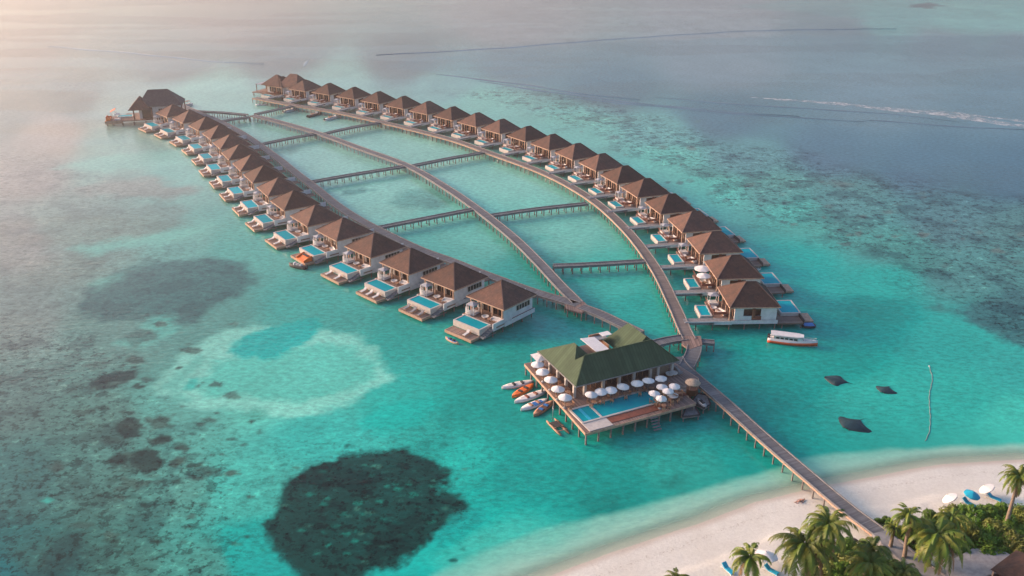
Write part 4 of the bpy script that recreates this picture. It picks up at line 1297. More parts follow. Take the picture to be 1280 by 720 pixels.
def make_kayak(L, B, hullm, deckm, stripe=None, kind='kayak', patch=None):
    r = empty(kind)
    rings = []
    n = 14
    for i in range(n):
        t = i / (n - 1)
        k = abs(2 * t - 1)
        hb = max(.02, B / 2 * (1 - k ** 2.6) ** .8)
        x = -L / 2 + L * t
        zt = .34 + .12 * k ** 3
        rings.append([(x, hb, zt), (x, hb * .9, .08), (x, hb * .4, -.12 * (1 - k)), (x, -hb * .4, -.12 * (1 - k)), (x, -hb * .9, .08), (x, -hb, zt), (x, 0, zt + .05)])
    MB().loft(rings).build('hull', M[hullm], r)
    d = MB().loft([[(x * .86, hb * .72, zt + .03), (x * .86, hb * .6, zt + .08), (x * .86, -hb * .6, zt + .08), (x * .86, -hb * .72, zt + .03)] for (x, hb, zt) in [(q[0][0], q[0][1], q[0][2]) for q in rings[(2 if patch is None else patch[0]):(-2 if patch is None else patch[1])]]], smooth=False)
    d.build('deck_pad', M[deckm], r)
    for k in (-.14, .12):
        MB().rbox(L * k - .22, L * k + .22, -B * .28, B * .28, .44, .62, .04).build('seat', M['dark' if stripe is None else stripe], r)
    return r


for a, b, kw, lab in [
    ((627, 484.5), (667, 476), dict(L=5.4, B=1.6, hullm='hull', deckm='cushion', kind='paddle_board'), 'long white paddle board floating beside the clubhouse deck, with pale pad'),
    ((640, 496), (667, 480), dict(L=5, B=1.5, hullm='orange', deckm='orange'), 'bright orange kayak floating beside the clubhouse deck'),
    ((643, 502.5), (684, 487.5), dict(L=6, B=1.7, hullm='hull', deckm='hull', stripe='redwood', kind='paddle_board'), 'long white board with red seats floating between orange kayak and blue-decked canoe'),
    ((651, 512), (684, 499), dict(L=5.4, B=1.6, hullm='hull', deckm='blue', stripe='wood', patch=(2, 8), kind='canoe'), 'white canoe with bright blue deck cover beside the clubhouse'),
    ((667, 519.5), (691, 501), dict(L=5, B=1.5, hullm='wood', deckm='brown', stripe='blue', kind='canoe'), 'brown wooden canoe with blue cushions moored tight against the clubhouse deck'),
]:
    a, b = at(*a, .3), at(*b, .3)
    kw['L'] = (b - a).length
    o = make_kayak(**kw)
    o.location = ((a.x + b.x) / 2, (a.y + b.y) / 2, 0); o.rotation_euler = (0, 0, heading(b, a))
    tag(o, lab, 'kayak' if 'kayak' in o.name else ('canoe' if 'canoe' in o.name else 'paddle board'), 'boats floating along the clubhouse deck')

# bits at the villas' lower decks
fr = REEF_F[0]
o = make_kayak(3.6, .95, 'fascia', 'blue', 'dark')
a, b = at(574, 430, .3), at(556, 421, .3)
o.location = ((a.x + b.x) / 2, (a.y + b.y) / 2, 0); o.rotation_euler = (0, 0, heading(a, b))
tag(o, 'ochre kayak with blue deck tied to lower deck of the villa closest to the beach', 'kayak')
fr = REEF_F[4]
o = empty('inflatable_slide'); o.scale = (.68, .8, .8); o.location = local(fr, -1.0, 11.1, .865); o.rotation_euler = (0, 0, fr[2])
m_ = MB(); m_.loft([[(x, y, 0) for x, y in ((-2.6, z0), (2.6, z0))] + [(2.6, z0, h), (-2.6, z0, h)] for z0, h in ((-1.3, 1.2), (-.6, 1.0), (.4, .55), (1.4, .3))], smooth=False)
m_.build('slide_body', M['orange'], o)
for s in (-1, 1): MB().tube([(s * 2.5, -1.3, 1.25), (s * 2.5, -.5, 1.05), (s * 2.5, 1.4, .4)], .28, 8).build('side_tube', M['orange'], o)
MB().box(-1.6, 1.6, -1.0, -.2, 1.16, 1.24).build('slide_mat', M['dark'], o)
tag(o, 'bright orange inflatable slide filling the lower deck of a reef-facing villa', 'inflatable')
a, b = at(362, 331, .3), at(382, 335, .3)
o = make_small_boat(L=4.6, B=1.5, hullm='dark', deckm='cushion')
o.location = ((a.x + b.x) / 2, (a.y + b.y) / 2, 0); o.rotation_euler = (0, 0, heading(b, a))
tag(o, 'dark motor boat with white seats alongside the orange inflatable', 'boat')
fr = WALK_F[0]
o = empty('pool_float'); o.location = local(fr, -3.4, -12.3, 0); o.rotation_euler = (0, 0, fr[2])
fl = MB()
fl.tube([(.9 * math.cos(2 * PI * k / 14), 1.2 * math.sin(2 * PI * k / 14), .22) for k in range(15)], .24, 8)
fl.build('ring', M['dark'], o); MB().rbox(-.7, .7, -1.0, 1.0, .2, .5, .08).build('cushion', M['blue'], o)
tag(o, 'blue lounge float with black rim beside the seaward pool of the end villa', 'pool float')
for i, px, lab, mt in [(1, (929, 315), 'pale round float behind the third speedboat-arc villa', 'canvas'), (2, (944, 336), 'white round float behind the second speedboat-arc villa', 'hull'), (3, (968, 357), 'turquoise round float behind the end speedboat-arc villa', 'skyblue')]:
    o = empty('pool_float', at(*px, 0))
    MB().tube([(1.0 * math.cos(2 * PI * k / 14), 1.0 * math.sin(2 * PI * k / 14), .2) for k in range(15)], .26, 8).build('ring', M[mt], o)
    MB().lathe([(.95, .1), (.9, .2)], 16).build('cushion', M[mt], o)
    tag(o, lab, 'pool float')

# ------------------------------------------------------------------ clubhouse
CLUB = (15.6, 127.8, math.atan2(.43, .903))
CZ = 2.2
club = empty('clubhouse', (CLUB[0], CLUB[1], 0), CLUB[2])
tag(club, 'open-sided clubhouse with hipped green roof, on a piled deck with a long pool', 'restaurant')
deck_poly = [(-12.2, -11.0), (-11.6, -13.6), (8.2, -13.6), (9.6, -11.4), (11.2, -10.4), (13.2, -8.0), (12.6, 7.4), (-10.6, 9.4)]
deck_poly = [(-11.6, -13.6), (8.2, -13.6), (8.2, -11.2), (11.6, -9.6), (13.3, -7.4), (12.0, 7.0), (-10.4, 9.4)]
MB().prism(deck_poly, CZ - .3, CZ).build('deck', M['club_deck'], club)
eb = MB()
for i in range(len(deck_poly)):
    a, b = deck_poly[i], deck_poly[(i + 1) % len(deck_poly)]
    eb.bar((a[0], a[1], CZ - .22), (b[0], b[1], CZ - .22), .22, .42)
eb.build('edge_beam', M['fascia'], club)
pm = MB().lathe([(.16, -3.0), (.15, CZ - .43)], 8).mesh('pile', M['pile'])
for i in range(len(deck_poly)):
    a, b = Vector(deck_poly[i]), Vector(deck_poly[(i + 1) % len(deck_poly)])
    n = max(1, round((b - a).length / 2.3))
    for k in range(n):
        q = a.lerp(b, k / n) * .985
        o = link('pile', pm, club); o.location = (q.x, q.y, 0)
# pool sunk in the deck, with a raised front ledge
pb = MB()
pb.box(-10.9, 3.35, -7.25, -6.9, CZ + .004, CZ + .2); pb.box(-10.9, 3.35, -11.3, -10.98, CZ + .004, CZ + .2)
pb.box(-10.9, -10.58, -10.98, -7.25, CZ + .004, CZ + .2); pb.box(3.03, 3.35, -10.98, -7.25, CZ + .004, CZ + .2)
pb.box(-7.5, -7.15, -10.98, -7.25, CZ + .004, CZ + .19)
basin = pb.build('pool_basin', M['pool'], club)
MB().box(-7.15, 3.03, -10.98, -7.25, CZ + .005, CZ + .12).build('pool_water', M['poolwater'], basin)
MB().box(-10.58, -7.5, -10.98, -7.25, CZ + .005, CZ + .12).build('pool_water', M['poolwater'], basin)
MB().box(-9.5, -9.0, -10.9, -7.3, CZ + .122, CZ + .15).build('pool_step', M['skyblue'], basin)
lg = MB(); lg.box(-10.9, -6.8, -13.5, -11.31, CZ + .004, CZ + .1)
lg.build('pale_ledge', M['pool'], club)
MB().box(-6.78, 3.3, -12.9, -11.31, CZ + .004, CZ + .07).build('red_deck_strip', M['redwood'], club)
MB().box(3.9, 9.0, -11.1, -10.4, CZ + .004, CZ + .07).build('red_deck_strip', M['redwood'], club)
# roof: front wing and two side wings round a small open court
EZ = 4.95
rf = MB().hip(-8.7, 10.9, -5.2, 1.4, EZ, 8.1, ((-5.4, -1.9), (7.3, -1.9))).build('roof', M['green_roof'], club)
tc_ = MB()
tc_.bar((-8.65, -5.15, EZ + .05), (-5.4, -1.9, 8.14), .16, .08); tc_.bar((10.85, -5.15, EZ + .05), (7.3, -1.9, 8.14), .16, .08); tc_.bar((-5.4, -1.9, 8.14), (7.3, -1.9, 8.14), .2, .1)
tc_.build('ridge_cap', M['green_roof'], rf)
eb = MB(); eb.box(-8.76, 10.96, -5.27, -5.21, EZ - .16, EZ + .04); eb.box(-8.77, -8.72, -5.2, 8.0, EZ - .18, EZ + .02); eb.box(10.92, 10.97, -5.2, 6.9, EZ - .18, EZ + .02)
eb.build('gutter', M['kerb'], rf)
w1 = MB(); w1.hip(-8.68, -1.6, -4.0, 8.0, EZ - .03, 8.45, ((-5.05, 1.3), (-5.05, 1.8))); w1.build('wing_roof', M['green_roof'], club)
w2 = MB(); w2.hip(3.4, 10.88, -1.0, 6.8, EZ - .03, 8.05, ((7.3, -.4), (7.3, 5.2))); w2.build('wing_roof', M['green_roof'], club)
# court: a raised terrace with a pale awning and warm timber walls
MB().box(-2.58, 3.38, 1.42, 7.0, CZ + 2.2, CZ + 2.4).build('court_floor', M['deck2'], club)
MB().add([(-1.5, 1.0, 6.45), (1.2, 1.0, 6.2), (1.2, 6.2, 6.2), (-1.5, 6.2, 6.45), (-1.5, 1.0, 6.53), (1.2, 1.0, 6.28), (1.2, 6.2, 6.28), (-1.5, 6.2, 6.53)],
         [(3, 2, 1, 0), (4, 5, 6, 7), (0, 1, 5, 4), (1, 2, 6, 5), (2, 3, 7, 6), (3, 0, 4, 7)]).build('awning', M['canvas'], club)
cw = MB(); cw.box(.5, 3.2, 6.7, 6.9, CZ + 2.41, 6.4); cw.box(2.2, 2.35, 3.0, 6.6, CZ + 2.41, 5.9); cw.box(.6, 2.1, 4.6, 4.75, CZ + 2.41, 5.5); cw.box(.9, 2.0, 2.2, 3.6, CZ + 2.41, 5.1)
cw.build('court_wall', M['wood'], club)
MB().box(1.3, 3.3, 5.2, 6.6, 6.0, 6.08).build('court_shade', M['grey'], club)
MB().box(2.2, 4.0, 5.0, 6.4, 6.62, 6.7).build('court_canopy', M['canvas'], club)
# columns and the dark inside
cm = MB().box(-.22, .22, -.22, .22, CZ + .003, EZ - .02).mesh('column', M['cream'])
for x in (-8.2, -6.3, -2.9, .1, 2.9, 6.1, 7.6, 10.4):
    o = link('column', cm, club); o.location = (x, -3.9, 0)
for y in (-1.2, 1.6, 4.4, 7.2):
    o = link('column', cm, club); o.location = (-8.2, y, 0)
iw = MB(); iw.box(-5.8, 9.8, 1.0, 1.2, CZ + .003, EZ - .04); iw.box(7.2, 9.9, -3.5, -3.3, CZ + .004, EZ - .03); iw.box(-5.8, -5.6, 1.201, 7.0, CZ + .003, EZ - .04)
iw.build('inner_wall', M['brown'], club)
MB().box(6.3, 9.9, -3.75, -3.52, CZ + .003, EZ - .03).build('timber_panel', M['trunk'], club)
fw = MB()
for k in range(12): fw.box(-5.5 + k * 1.0, -5.42 + k * 1.0, -2.6, -2.5, CZ + .003, EZ - .03)
fw.build('screen_frame', M['wood'], club)
# stairs and floating landings
st = MB()
for k in range(5): st.box(-.4 + .0 * k, .9, -14.0 - k * .3, -13.72 - k * .3, 1.75 - k * .35, 1.85 - k * .35)
st.build('ladder_steps', M['kerb'], club)


def cl(x, y, z=CZ + .004): return local(CLUB, x, y, z)


def landing(px_poly, z, label):
    poly = ccw([tuple(at(x, y, z)[:2]) for x, y in px_poly])
    cx, cy = sum(p[0] for p in poly) / len(poly), sum(p[1] for p in poly) / len(poly)
    r = empty('landing_stage', (cx, cy, 0)); tag(r, label, 'landing stage')
    q = [(p[0] - cx, p[1] - cy) for p in poly]
    MB().prism(q, z - .25, z).build('deck', M['kerb'], r)
    ra = MB()
    for i in range(len(q)):
        a, b = q[i], q[(i + 1) % len(q)]
        ra.bar((a[0], a[1], z + .1), (b[0], b[1], z + .1), .14, .2)
    ra.build('edge', M['walk'], r)
    for p in q:
        o = link('pile', pile_sm, r); o.location = (p[0] * .85, p[1] * .85, z - 1.9)
    return r


landing([(857, 511), (866, 504), (875, 519), (853, 522)], .9, 'low grey landing with glazed hatch at the pool end of the clubhouse')
landing([(864, 503), (872, 492), (884, 494), (888, 506), (880, 511)], 1.1, 'low grey landing between clubhouse deck and beach jetty')
a, b = at(873, 499, 1.5), at(882, 507, 1.5)
o = make_kayak((b - a).length * 1.2, .9, 'grey', 'hull', 'dark'); o.location = ((a.x + b.x) / 2, (a.y + b.y) / 2, 1.12); o.rotation_euler = (0, 0, heading(a, b))
tag(o, 'grey canoe with white pad lying on the landing beside the beach jetty', 'canoe')

o = empty('outrigger_frame', at(697, 535, 0)); o.rotation_euler = (0, 0, heading(at(690, 527), at(706, 543)))
for s in (-.7, .7):
    MB().loft([[(x, s + w, .3), (x, s + w * .6, .02), (x, s - w * .6, .02), (x, s - w, .3)] for x, w in ((-2.3, .03), (-1.6, .22), (1.4, .24), (2.3, .04))]).build('float', M['wood'], o)
cr = MB()
for x in (-1.2, .2, 1.3): cr.bar((x, -.9, .36), (x, .9, .36), .1, .08)
cr.build('cross_beam', M['fascia'], o)
MB().box(-1.3, .3, -.5, .5, .41, .45).build('trampoline', M['net'], o)
MB().tube([(-1.6, 0, .3), (-1.7, .1, 3.0)], .05, 6).build('mast', M['steel'], o)
tag(o, 'bare catamaran with two wooden floats moored below the clubhouse corner', 'catamaran')

# parasols, tables and chairs on the clubhouse deck
WEST = [(672, 454), (679, 463), (688, 473), (697, 485), (706, 495)]
FRONT = [(738, 493), (751.5, 489), (764, 487), (778, 483), (797, 479), (810.5, 476), (827, 473)]
END = [(827.5, 482), (817, 490), (835, 487), (826, 496), (843, 481)]
wl = [f'round white parasol, {ORD[i]} from the far corner along the kayak-side deck edge' for i in range(5)]
fl_ = [f'white parasol between pool and pale columns, {ORD[i]} from the kayak side' for i in range(7)]
el = ['white twin-peaked parasol just behind the pool corner, beside the last of the front line', 'small white parasol at the jetty-side end of the pool', 'white cloverleaf parasol on the jetty side of the clubhouse deck', 'pointed white parasol closest to the front edge on the jetty side', 'grey-white parasol closest to the jetty on the clubhouse deck']
k = 0
chair_lab = 'wooden dining chair at the parasol tables on the clubhouse deck'
tab_lab = 'round wooden table shaded by a white parasol on the clubhouse deck'
for grp, labs, pts in (('parasols along the kayak side', wl, WEST), ('parasols in line between pool and columns', fl_, FRONT), ('parasols at the jetty end of the pool', el, END)):
    for lab, (px, py) in zip(labs, pts):
        p = at(px, py - (1.5 if grp.startswith('parasols in') else 0), 4.35)
        rad = 1.12 if grp.startswith('parasols along') else (1.02 if grp.startswith('parasols in') else .92)
        n = 4 if 'pointed' in lab or 'pool and' in lab and 'seventh' in lab else 8
        o = put('parasol', make_parasol, (p.x, p.y, CZ + .004), random.uniform(0, 1), lab, 'parasol', grp, rad=rad, h=2.35, n=n)
        o.rotation_euler = (R(random.uniform(-4, 4)), R(random.uniform(-4, 4)), random.uniform(0, 1))
        put('ctable', make_table, (p.x + .55, p.y - .1, CZ + .004), 0, tab_lab, 'table', 'tables under the clubhouse parasols', rad=.42, h=.72)
        for q in range(3):
            a = random.uniform(0, 1) + q * 2.1
            put('chair', make_chair, (p.x + .55 + .85 * math.cos(a), p.y - .1 + .85 * math.sin(a), CZ + .004), a - PI / 2, chair_lab, 'chair', 'chairs under the clubhouse parasols')
# shade canopy at the far corner, and tables inside the open side
p = at(677, 444, 4.6)
r = empty('shade_canopy', (p.x, p.y, CZ + .004), CLUB[2])
MB().add([(-1.5, -1.3, 2.1), (1.5, -1.3, 2.1), (1.5, 1.3, 2.25), (-1.5, 1.3, 2.25), (0, 0, 2.5)], [(0, 1, 4), (1, 2, 4), (2, 3, 4), (3, 0, 4), (3, 2, 1, 0)]).build('canopy', M['canvas'], r)
pm = MB().box(-.05, .05, -.05, .05, 0, 2.12).mesh('post', M['steel'])
for x in (-1.35, 1.35):
    for y in (-1.15, 1.15):
        o = link('post', pm, r); o.location = (x, y, 0)
tag(r, 'square white shade canopy at the far corner of the clubhouse deck', 'canopy')
for i in range(9):
    x, y = (-8.9 + random.uniform(-.2, .5), 7.0 - i * 1.25)
    q = cl(x, y)
    put('ctable', make_table, q, 0, 'round wooden table under the olive eave on the kayak side', 'table', 'tables under the olive eave', rad=.42, h=.72)
    for s in (-1, 1):
        q = cl(x + .05, y + s * .62)
        put('chair', make_chair, q, CLUB[2] + (0 if s > 0 else PI), 'wooden dining chair under the olive eave on the kayak side', 'chair', 'chairs under the olive eave')
for i in range(8):
    q = cl(-5.6 + i * 1.75, -4.5 + random.uniform(-.3, .1))
    put('chair', make_chair, q, CLUB[2] + random.uniform(0, 6), 'wooden dining chair between the pale clubhouse columns', 'chair', 'chairs between the columns')
for i, (px, py) in enumerate([(837, 468), (842, 467)]):
    p = at(px, py, CZ + .3)
    put('chair_round', make_round_chair, (p.x, p.y, CZ + .004), 0, ['white tub chair by the last pale column, paired toward the pool', 'white tub chair by the last pale column, paired toward the jetty'][i], 'lounge chair', 'tub chairs by the last column')
p = at(841, 495, CZ + .6)
put('ctable2', make_table, (p.x, p.y, CZ + .004), 0, 'large round table with white top at the front corner by the landings', 'table', rad=.9, h=.74, mat='canvas')
for q in range(6):
    a = q * PI / 3
    put('chair', make_chair, (p.x + 1.25 * math.cos(a), p.y + 1.25 * math.sin(a), CZ + .004), a - PI / 2, 'wooden chair round the large white-topped table', 'chair', 'chairs round the white-topped table')
p = at(865, 489, CZ + .4)
r = empty('bar_hut', (p.x, p.y, CZ + .004), CLUB[2])
MB().lathe([(.95, 0), (.9, .95), (1.0, 1.0)], 12).build('counter', M['brown'], r)
MB().lathe([(1.25, 1.95), (1.15, 2.1), (.1, 2.55)], 14).build('thatch_roof', M['thatch'], r)
pm = MB().lathe([(.05, 1.0), (.05, 2.0)], 6).mesh('post', M['wood'])
for q in range(4):
    o = link('post', pm, r); o.location = (.8 * math.cos(q * PI / 2 + .4), .8 * math.sin(q * PI / 2 + .4), 0)
tag(r, 'small round thatched bar hut at the jetty corner of the clubhouse deck', 'bar')
p = at(850, 487, CZ + .3)
put('grey_lounger', make_sofa, (p.x, p.y, CZ + .004), CLUB[2] - .9, 'grey cushioned sofa between the parasols and the thatched bar', 'sofa', cush='greycush')
p = at(847, 463, CZ + .3)
put('grey_lounger', make_sofa, (p.x, p.y, CZ + .004), CLUB[2] + 1.4, 'grey sofa at the boardwalk entrance of the clubhouse', 'sofa', cush='greycush')

# ------------------------------------------------------------------ the big houses at the far ends
def end_house():
    c = at(197, 131, 5.6)
    r = empty('end_house', (c.x, c.y, 0), R(14))
    MB().box(-12, 8.5, -6.6, 5.5, 1.6, 1.9).build('deck', M['deck'], r)
    w = MB(); w.box(-6.0, 7.6, -4.6, -4.35, 1.903, 6.2); w.box(-6.0, -5.75, -4.348, 4, 1.903, 6.2); w.box(7.35, 7.6, -4.348, 4, 1.903, 6.2); w.box(-6.0, 7.6, 4.002, 4.2, 1.903, 6.2)
    w.build('wall', M['white'], r)
    for a0, a1 in ((.6, 2.0), (3.6, 5.2)): window_part(r, 'x', a0, a1, -4.6, 2.6, 5.2, 2)
    MB().box(-5.0, -1.4, -4.7, -4.603, 1.95, 5.6).build('glass_door', M['glass'], r)
    rr = MB(); rr.hip(-6.4, 9.2, -5.6, 5.6, 6.2, 11.2, ((-2.6, 0), (4.2, 0)))
    rr.build('roof', M['grey_roof'], r)
    g = MB(); g.hip(-9.2, -1.6, -7.6, 2.6, 5.5, 9.3, ((-5.6, -3.9), (-5.6, -.6))); g.build('porch_roof', M['roof'], r)
    pm = MB().box(-.18, .18, -.18, .18, 1.903, 6.2).mesh('post', M['brown'])
    for x, y in ((8.8, -5.7), (-7.6, -5.9), (-1.4, -6.6), (8.8, 5)):
        o = link('post', pm, r); o.location = (x, y, 0)
    wg = MB(); wg.box(-17.6, -12.02, -5.5, 2.5, 1.3, 1.7); wg.build('side_deck', M['deck2'], r)
    fa = MB(); fa.box(-17.7, -12.0, -5.62, -5.502, .7, 1.75); fa.box(-17.82, -17.602, -5.6, 2.5, .7, 1.75); fa.build('deck_edge_beam', M['fascia'], r)
    pool_part(r, -14.4, -9, -1.4, 2.4, 1.702, 2.2)
    posts(r, [(-17.2, -5), (-15, -5), (-12, -5), (-8, -6), (-4, -6), (0, -6), (4, -6), (8, -6), (-17, 2), (8, 4)], .2, 1.3)
    tag(r, 'large villa with tall dark hip roof and porch gable standing apart at the far tip', 'villa')
    fr = (c.x, c.y, R(14))
    o = put('bigsofa', make_sofa, local(fr, -16.6, -3.4, 1.703), fr[2] + R(90), 'orange-cushioned sofa on the outer deck of the large tip villa', 'sofa', cush='orange')
    o.scale = (1.6, 1.8, 1.8)
    q = local(fr, -15.6, .9, 1.703)
    s = empty('shade_sail', q, fr[2])
    MB().loft([[(-.9, y, 2.4 - .4 * abs(y)), (.9, y, 3.3 - .4 * abs(y)), (.9, y, 3.36 - .4 * abs(y)), (-.9, y, 2.46 - .4 * abs(y))] for y in (-1.1, 0, 1.1)], smooth=False).build('sail', M['orange'], s)
    pm = MB().lathe([(.06, 0), (.06, 2.2)], 8).mesh('post', M['steel'])
    for x, y in ((-.7, -.9), (.7, -.9), (-.7, .9), (.7, .9)):
        o = link('post', pm, s); o.location = (x, y, 0)
    tag(s, 'orange shade sail over the outer deck of the large tip villa', 'shade sail')
    o = put('daybed', make_daybed, local(fr, -13.6, -3.8, 1.703), fr[2], 'white canopy daybed beside the orange sail on the tip villa deck', 'daybed')
    return r


end_house()


def pavilion():
    c = at(362, 106, 5.0)
    r = empty('end_house', (c.x, c.y, 0), R(-27))
    MB().box(-11, 11, -6, 5, 1.6, 1.9).build('deck', M['deck'], r)
    w = MB(); w.box(-9, 9, -3.6, -3.4, 1.903, 5.0); w.box(-9, -8.8, -3.398, 3.4, 1.903, 5.0); w.box(8.8, 9, -3.398, 3.4, 1.903, 5.0); w.box(-9, 9, 3.402, 3.6, 1.903, 5.0)
    w.build('wall', M['white'], r)
    window_part(r, 'x', -7.5, -4.5, -3.6, 2.2, 4.4, 3); window_part(r, 'x', 3.5, 7, -3.6, 2.2, 4.4, 3)
    MB().hip(-10.6, -.8, -5.4, 4.6, 5.0, 8.7, ((-6.2, -.4), (-5.2, -.4))).build('roof', M['roof'], r)
    MB().hip(-2.6, 7.6, -4.9, 5.4, 5.03, 9.5, ((.6, .4), (4.2, .4))).build('roof', M['roof'], r)
    MB().hip(5.0, 12.4, -3.9, 4.9, 4.6, 7.6, ((7.2, .5), (9.8, .5))).build('wing_roof', M['grey_roof'], r)
    MB().box(-15.0, -10.62, -3.6, 2.6, 4.5, 4.7).build('flat_canopy', M['grey'], r)
    pm = MB().box(-.12, .12, -.12, .12, 1.0, 4.5).mesh('post', M['brown'])
    for x, y in ((-14.7, -3.3), (-14.7, 2.3)):
        o = link('post', pm, r); o.location = (x, y, 0)
    MB().box(-16, -11.01, -5, 4, 1.3, 1.6).build('side_deck', M['deck2'], r)
    posts(r, [(-10, -5.5), (-5, -5.5), (0, -5.5), (5, -5.5), (10, -5.5), (-15.5, -4.5)], .2, 1.3)
    tag(r, 'wide brown-roofed house with flat grey canopy rising behind the far speedboat-arc villas', 'villa')


pavilion()
fr = WALK_F[-1]
q = at(349, 96.5, 8.0)
o = copy_tree(wv); o.location = (q.x, q.y, 0); o.rotation_euler = (0, 0, fr[2])
tag(o, 'brown-roofed water villa with pool at the very far end of the speedboat arc', 'villa', 'villas in the arc ending at the speedboat')
a = at(327, 131, .2)
o = make_kayak(4.5, 1.2, 'hull', 'cushion'); o.location = (a.x, a.y, 0); o.rotation_euler = (0, 0, .1)
tag(o, 'small pale boat floating off the far end of the brown boardwalk', 'kayak')

# ------------------------------------------------------------------ rays and the rope


def make_ray(span, length, wing_l, wing_r, name='manta_ray'):
    """a manta: pointed wings swept back, blunt head with two lobes, thin tail; +x is forward"""
    half = [(.48, .05), (.56, .09), (.50, .13), (.44, .2), (.30, .34), (.10, .48), (-.06, .5), (-.12, .44), (-.16, .3), (-.26, .16), (-.36, .07), (-.42, .02)]
    r = MB()
    rings = []
    up, dn = [], []
    top, bot = [], []
    n = len(half)
    verts, faces = [], []
    for side, wl in ((1, wing_l), (-1, wing_r)):
        for x, y in half:
            t = abs(y) * 2
            verts.append((x * length - .10 * length * t * t * (wl - 1), y * span * side * wl, .02 + .10 * (1 - t) - .0 * t))
    mid_t = [(x * length, 0, .16 * (1 - abs(x)) + .05) for x, y in half]
    base = len(verts)
    verts += mid_t
    verts += [(v[0], v[1], -.12) for v in verts[:2 * n]] + [(m[0], 0, -.3) for m in mid_t]
    off = 3 * n
    for i in range(n - 1):
        faces += [(i, base + i, base + i + 1, i + 1)[::-1], (n + i, n + i + 1, base + i + 1, base + i)[::-1]]
        faces += [(off + i, off + i + 1, off + base + i + 1, off + base + i)[::-1], (off + n + i, off + base + i, off + base + i + 1, off + n + i + 1)[::-1]]
        faces += [(i, i + 1, off + i + 1, off + i)[::-1], (n + i + 1, n + i, off + n + i, off + n + i + 1)[::-1]]
    for (a, b, c, d) in ((0, base, off + base, off), (n, off + n, off + base, base), (n - 1, off + n - 1, off + base + n - 1, base + n - 1), (2 * n - 1, base + n - 1, off + base + n - 1, off + 2 * n - 1)):
        faces.append((a, b, c, d))
    r.add(verts, faces, True)
    r.tube([(-.40 * length, 0, .06), (-.5 * length, .03, .05), (-.66 * length, .09, .04)], [.06, .035, .012], 6)
    o = r.build(name, M['ray'])
    return o


for (c, tip, span, ln, wl, wr, lab) in [
    ((1047, 475.5), (1036, 473), 4.2, 3.8, 1.0, .8, 'dark manta ray gliding at the surface, the one closest to the clubhouse jetty'),
    ((1107, 487), (1102, 492), 3.8, 2.6, 1.0, .85, 'smaller dark manta ray with trailing tail swimming between its two companions and the rope'),
    ((1067, 530), (1055, 537), 5.4, 4.0, 1.1, .95, 'largest dark manta ray, swimming closest to the beach'),
]:
    o = make_ray(span, ln, wl, wr)
    p, q = at(*c, 0), at(*tip, 0)
    o.location = (p.x, p.y, .0); o.rotation_euler = (0, 0, heading(p, q))
    tag(o, lab, 'manta ray', 'manta rays off the beach')

pts = [at(x, y, .05) for x, y in [(1161.5, 458), (1163, 463), (1165.5, 472), (1164, 482), (1161.8, 492), (1161.8, 506), (1162.8, 520), (1162.5, 532), (1161.5, 540), (1158.5, 547), (1156.5, 551)]]
fine = resample(pts, .5)
fr_ = MB().tube([(p.x + .04 * math.sin(i * 1.3), p.y, .03) for i, p in enumerate(fine)], .042, 6)
o = fr_.build('floating_rope', M['rope'])
b_ = MB()
MB().lathe([(.0, -.1), (.12, 0), (.15, .1), (.1, .2), (0, .22)], 10, (pts[0].x, pts[0].y)).build('end_buoy', M['hull'], o)
tag(o, 'thin pale floating rope curving from open water toward the beach', 'rope')

# ------------------------------------------------------------------ beach furniture and sunbather


def on_sand(px, py, dz=0.0):
    z = 1.0
    for _ in range(4):
        p = at(px, py, z + dz); z = sand_z(p.x, p.y)
    return Vector((p.x, p.y, z))


def beach_parasol(px, py, mat, lab, tilt=(0, 0), rad=1.05):
    p = on_sand(px, py, 1.9)
    o = put('beach_parasol', make_parasol, (p.x, p.y, p.z - .06), 0, lab, 'parasol', rad=rad, h=2.15, n=8, mat=mat, drop=.5)
    o.rotation_euler = (R(tilt[0]), R(tilt[1]), .3)


beach_parasol(1213, 615, 'skyblue', 'turquoise blue beach parasol between two white ones', (6, 8))
beach_parasol(1199, 620, 'canvas', 'tilted white beach parasol touching the turquoise one', (-26, -30))
beach_parasol(1245, 608, 'canvas', 'tilted white beach parasol closest to the leaning palm', (-24, -30))
beach_parasol(957, 694, 'canvas', 'white beach parasol standing behind a palm by the jetty thicket', (-10, 8), 1.5)
for px, py, rz, lab in [(1211, 629, .6, 'blue sun lounger under the turquoise parasol'), (1242, 622, .8, 'blue sun lounger on open sand under the tilted white parasol'),
                        (910, 711.5, .5, 'bright blue sun lounger on bare sand beside the small palm'), (964, 713, .8, 'blue sun lounger below the white parasol behind the palm')]:
    p = on_sand(px, py, .3)
    put('beach_lounger', make_lounger, (p.x, p.y, p.z - .02), rz, lab, 'sun lounger', cush='skyblue', fr='hull')


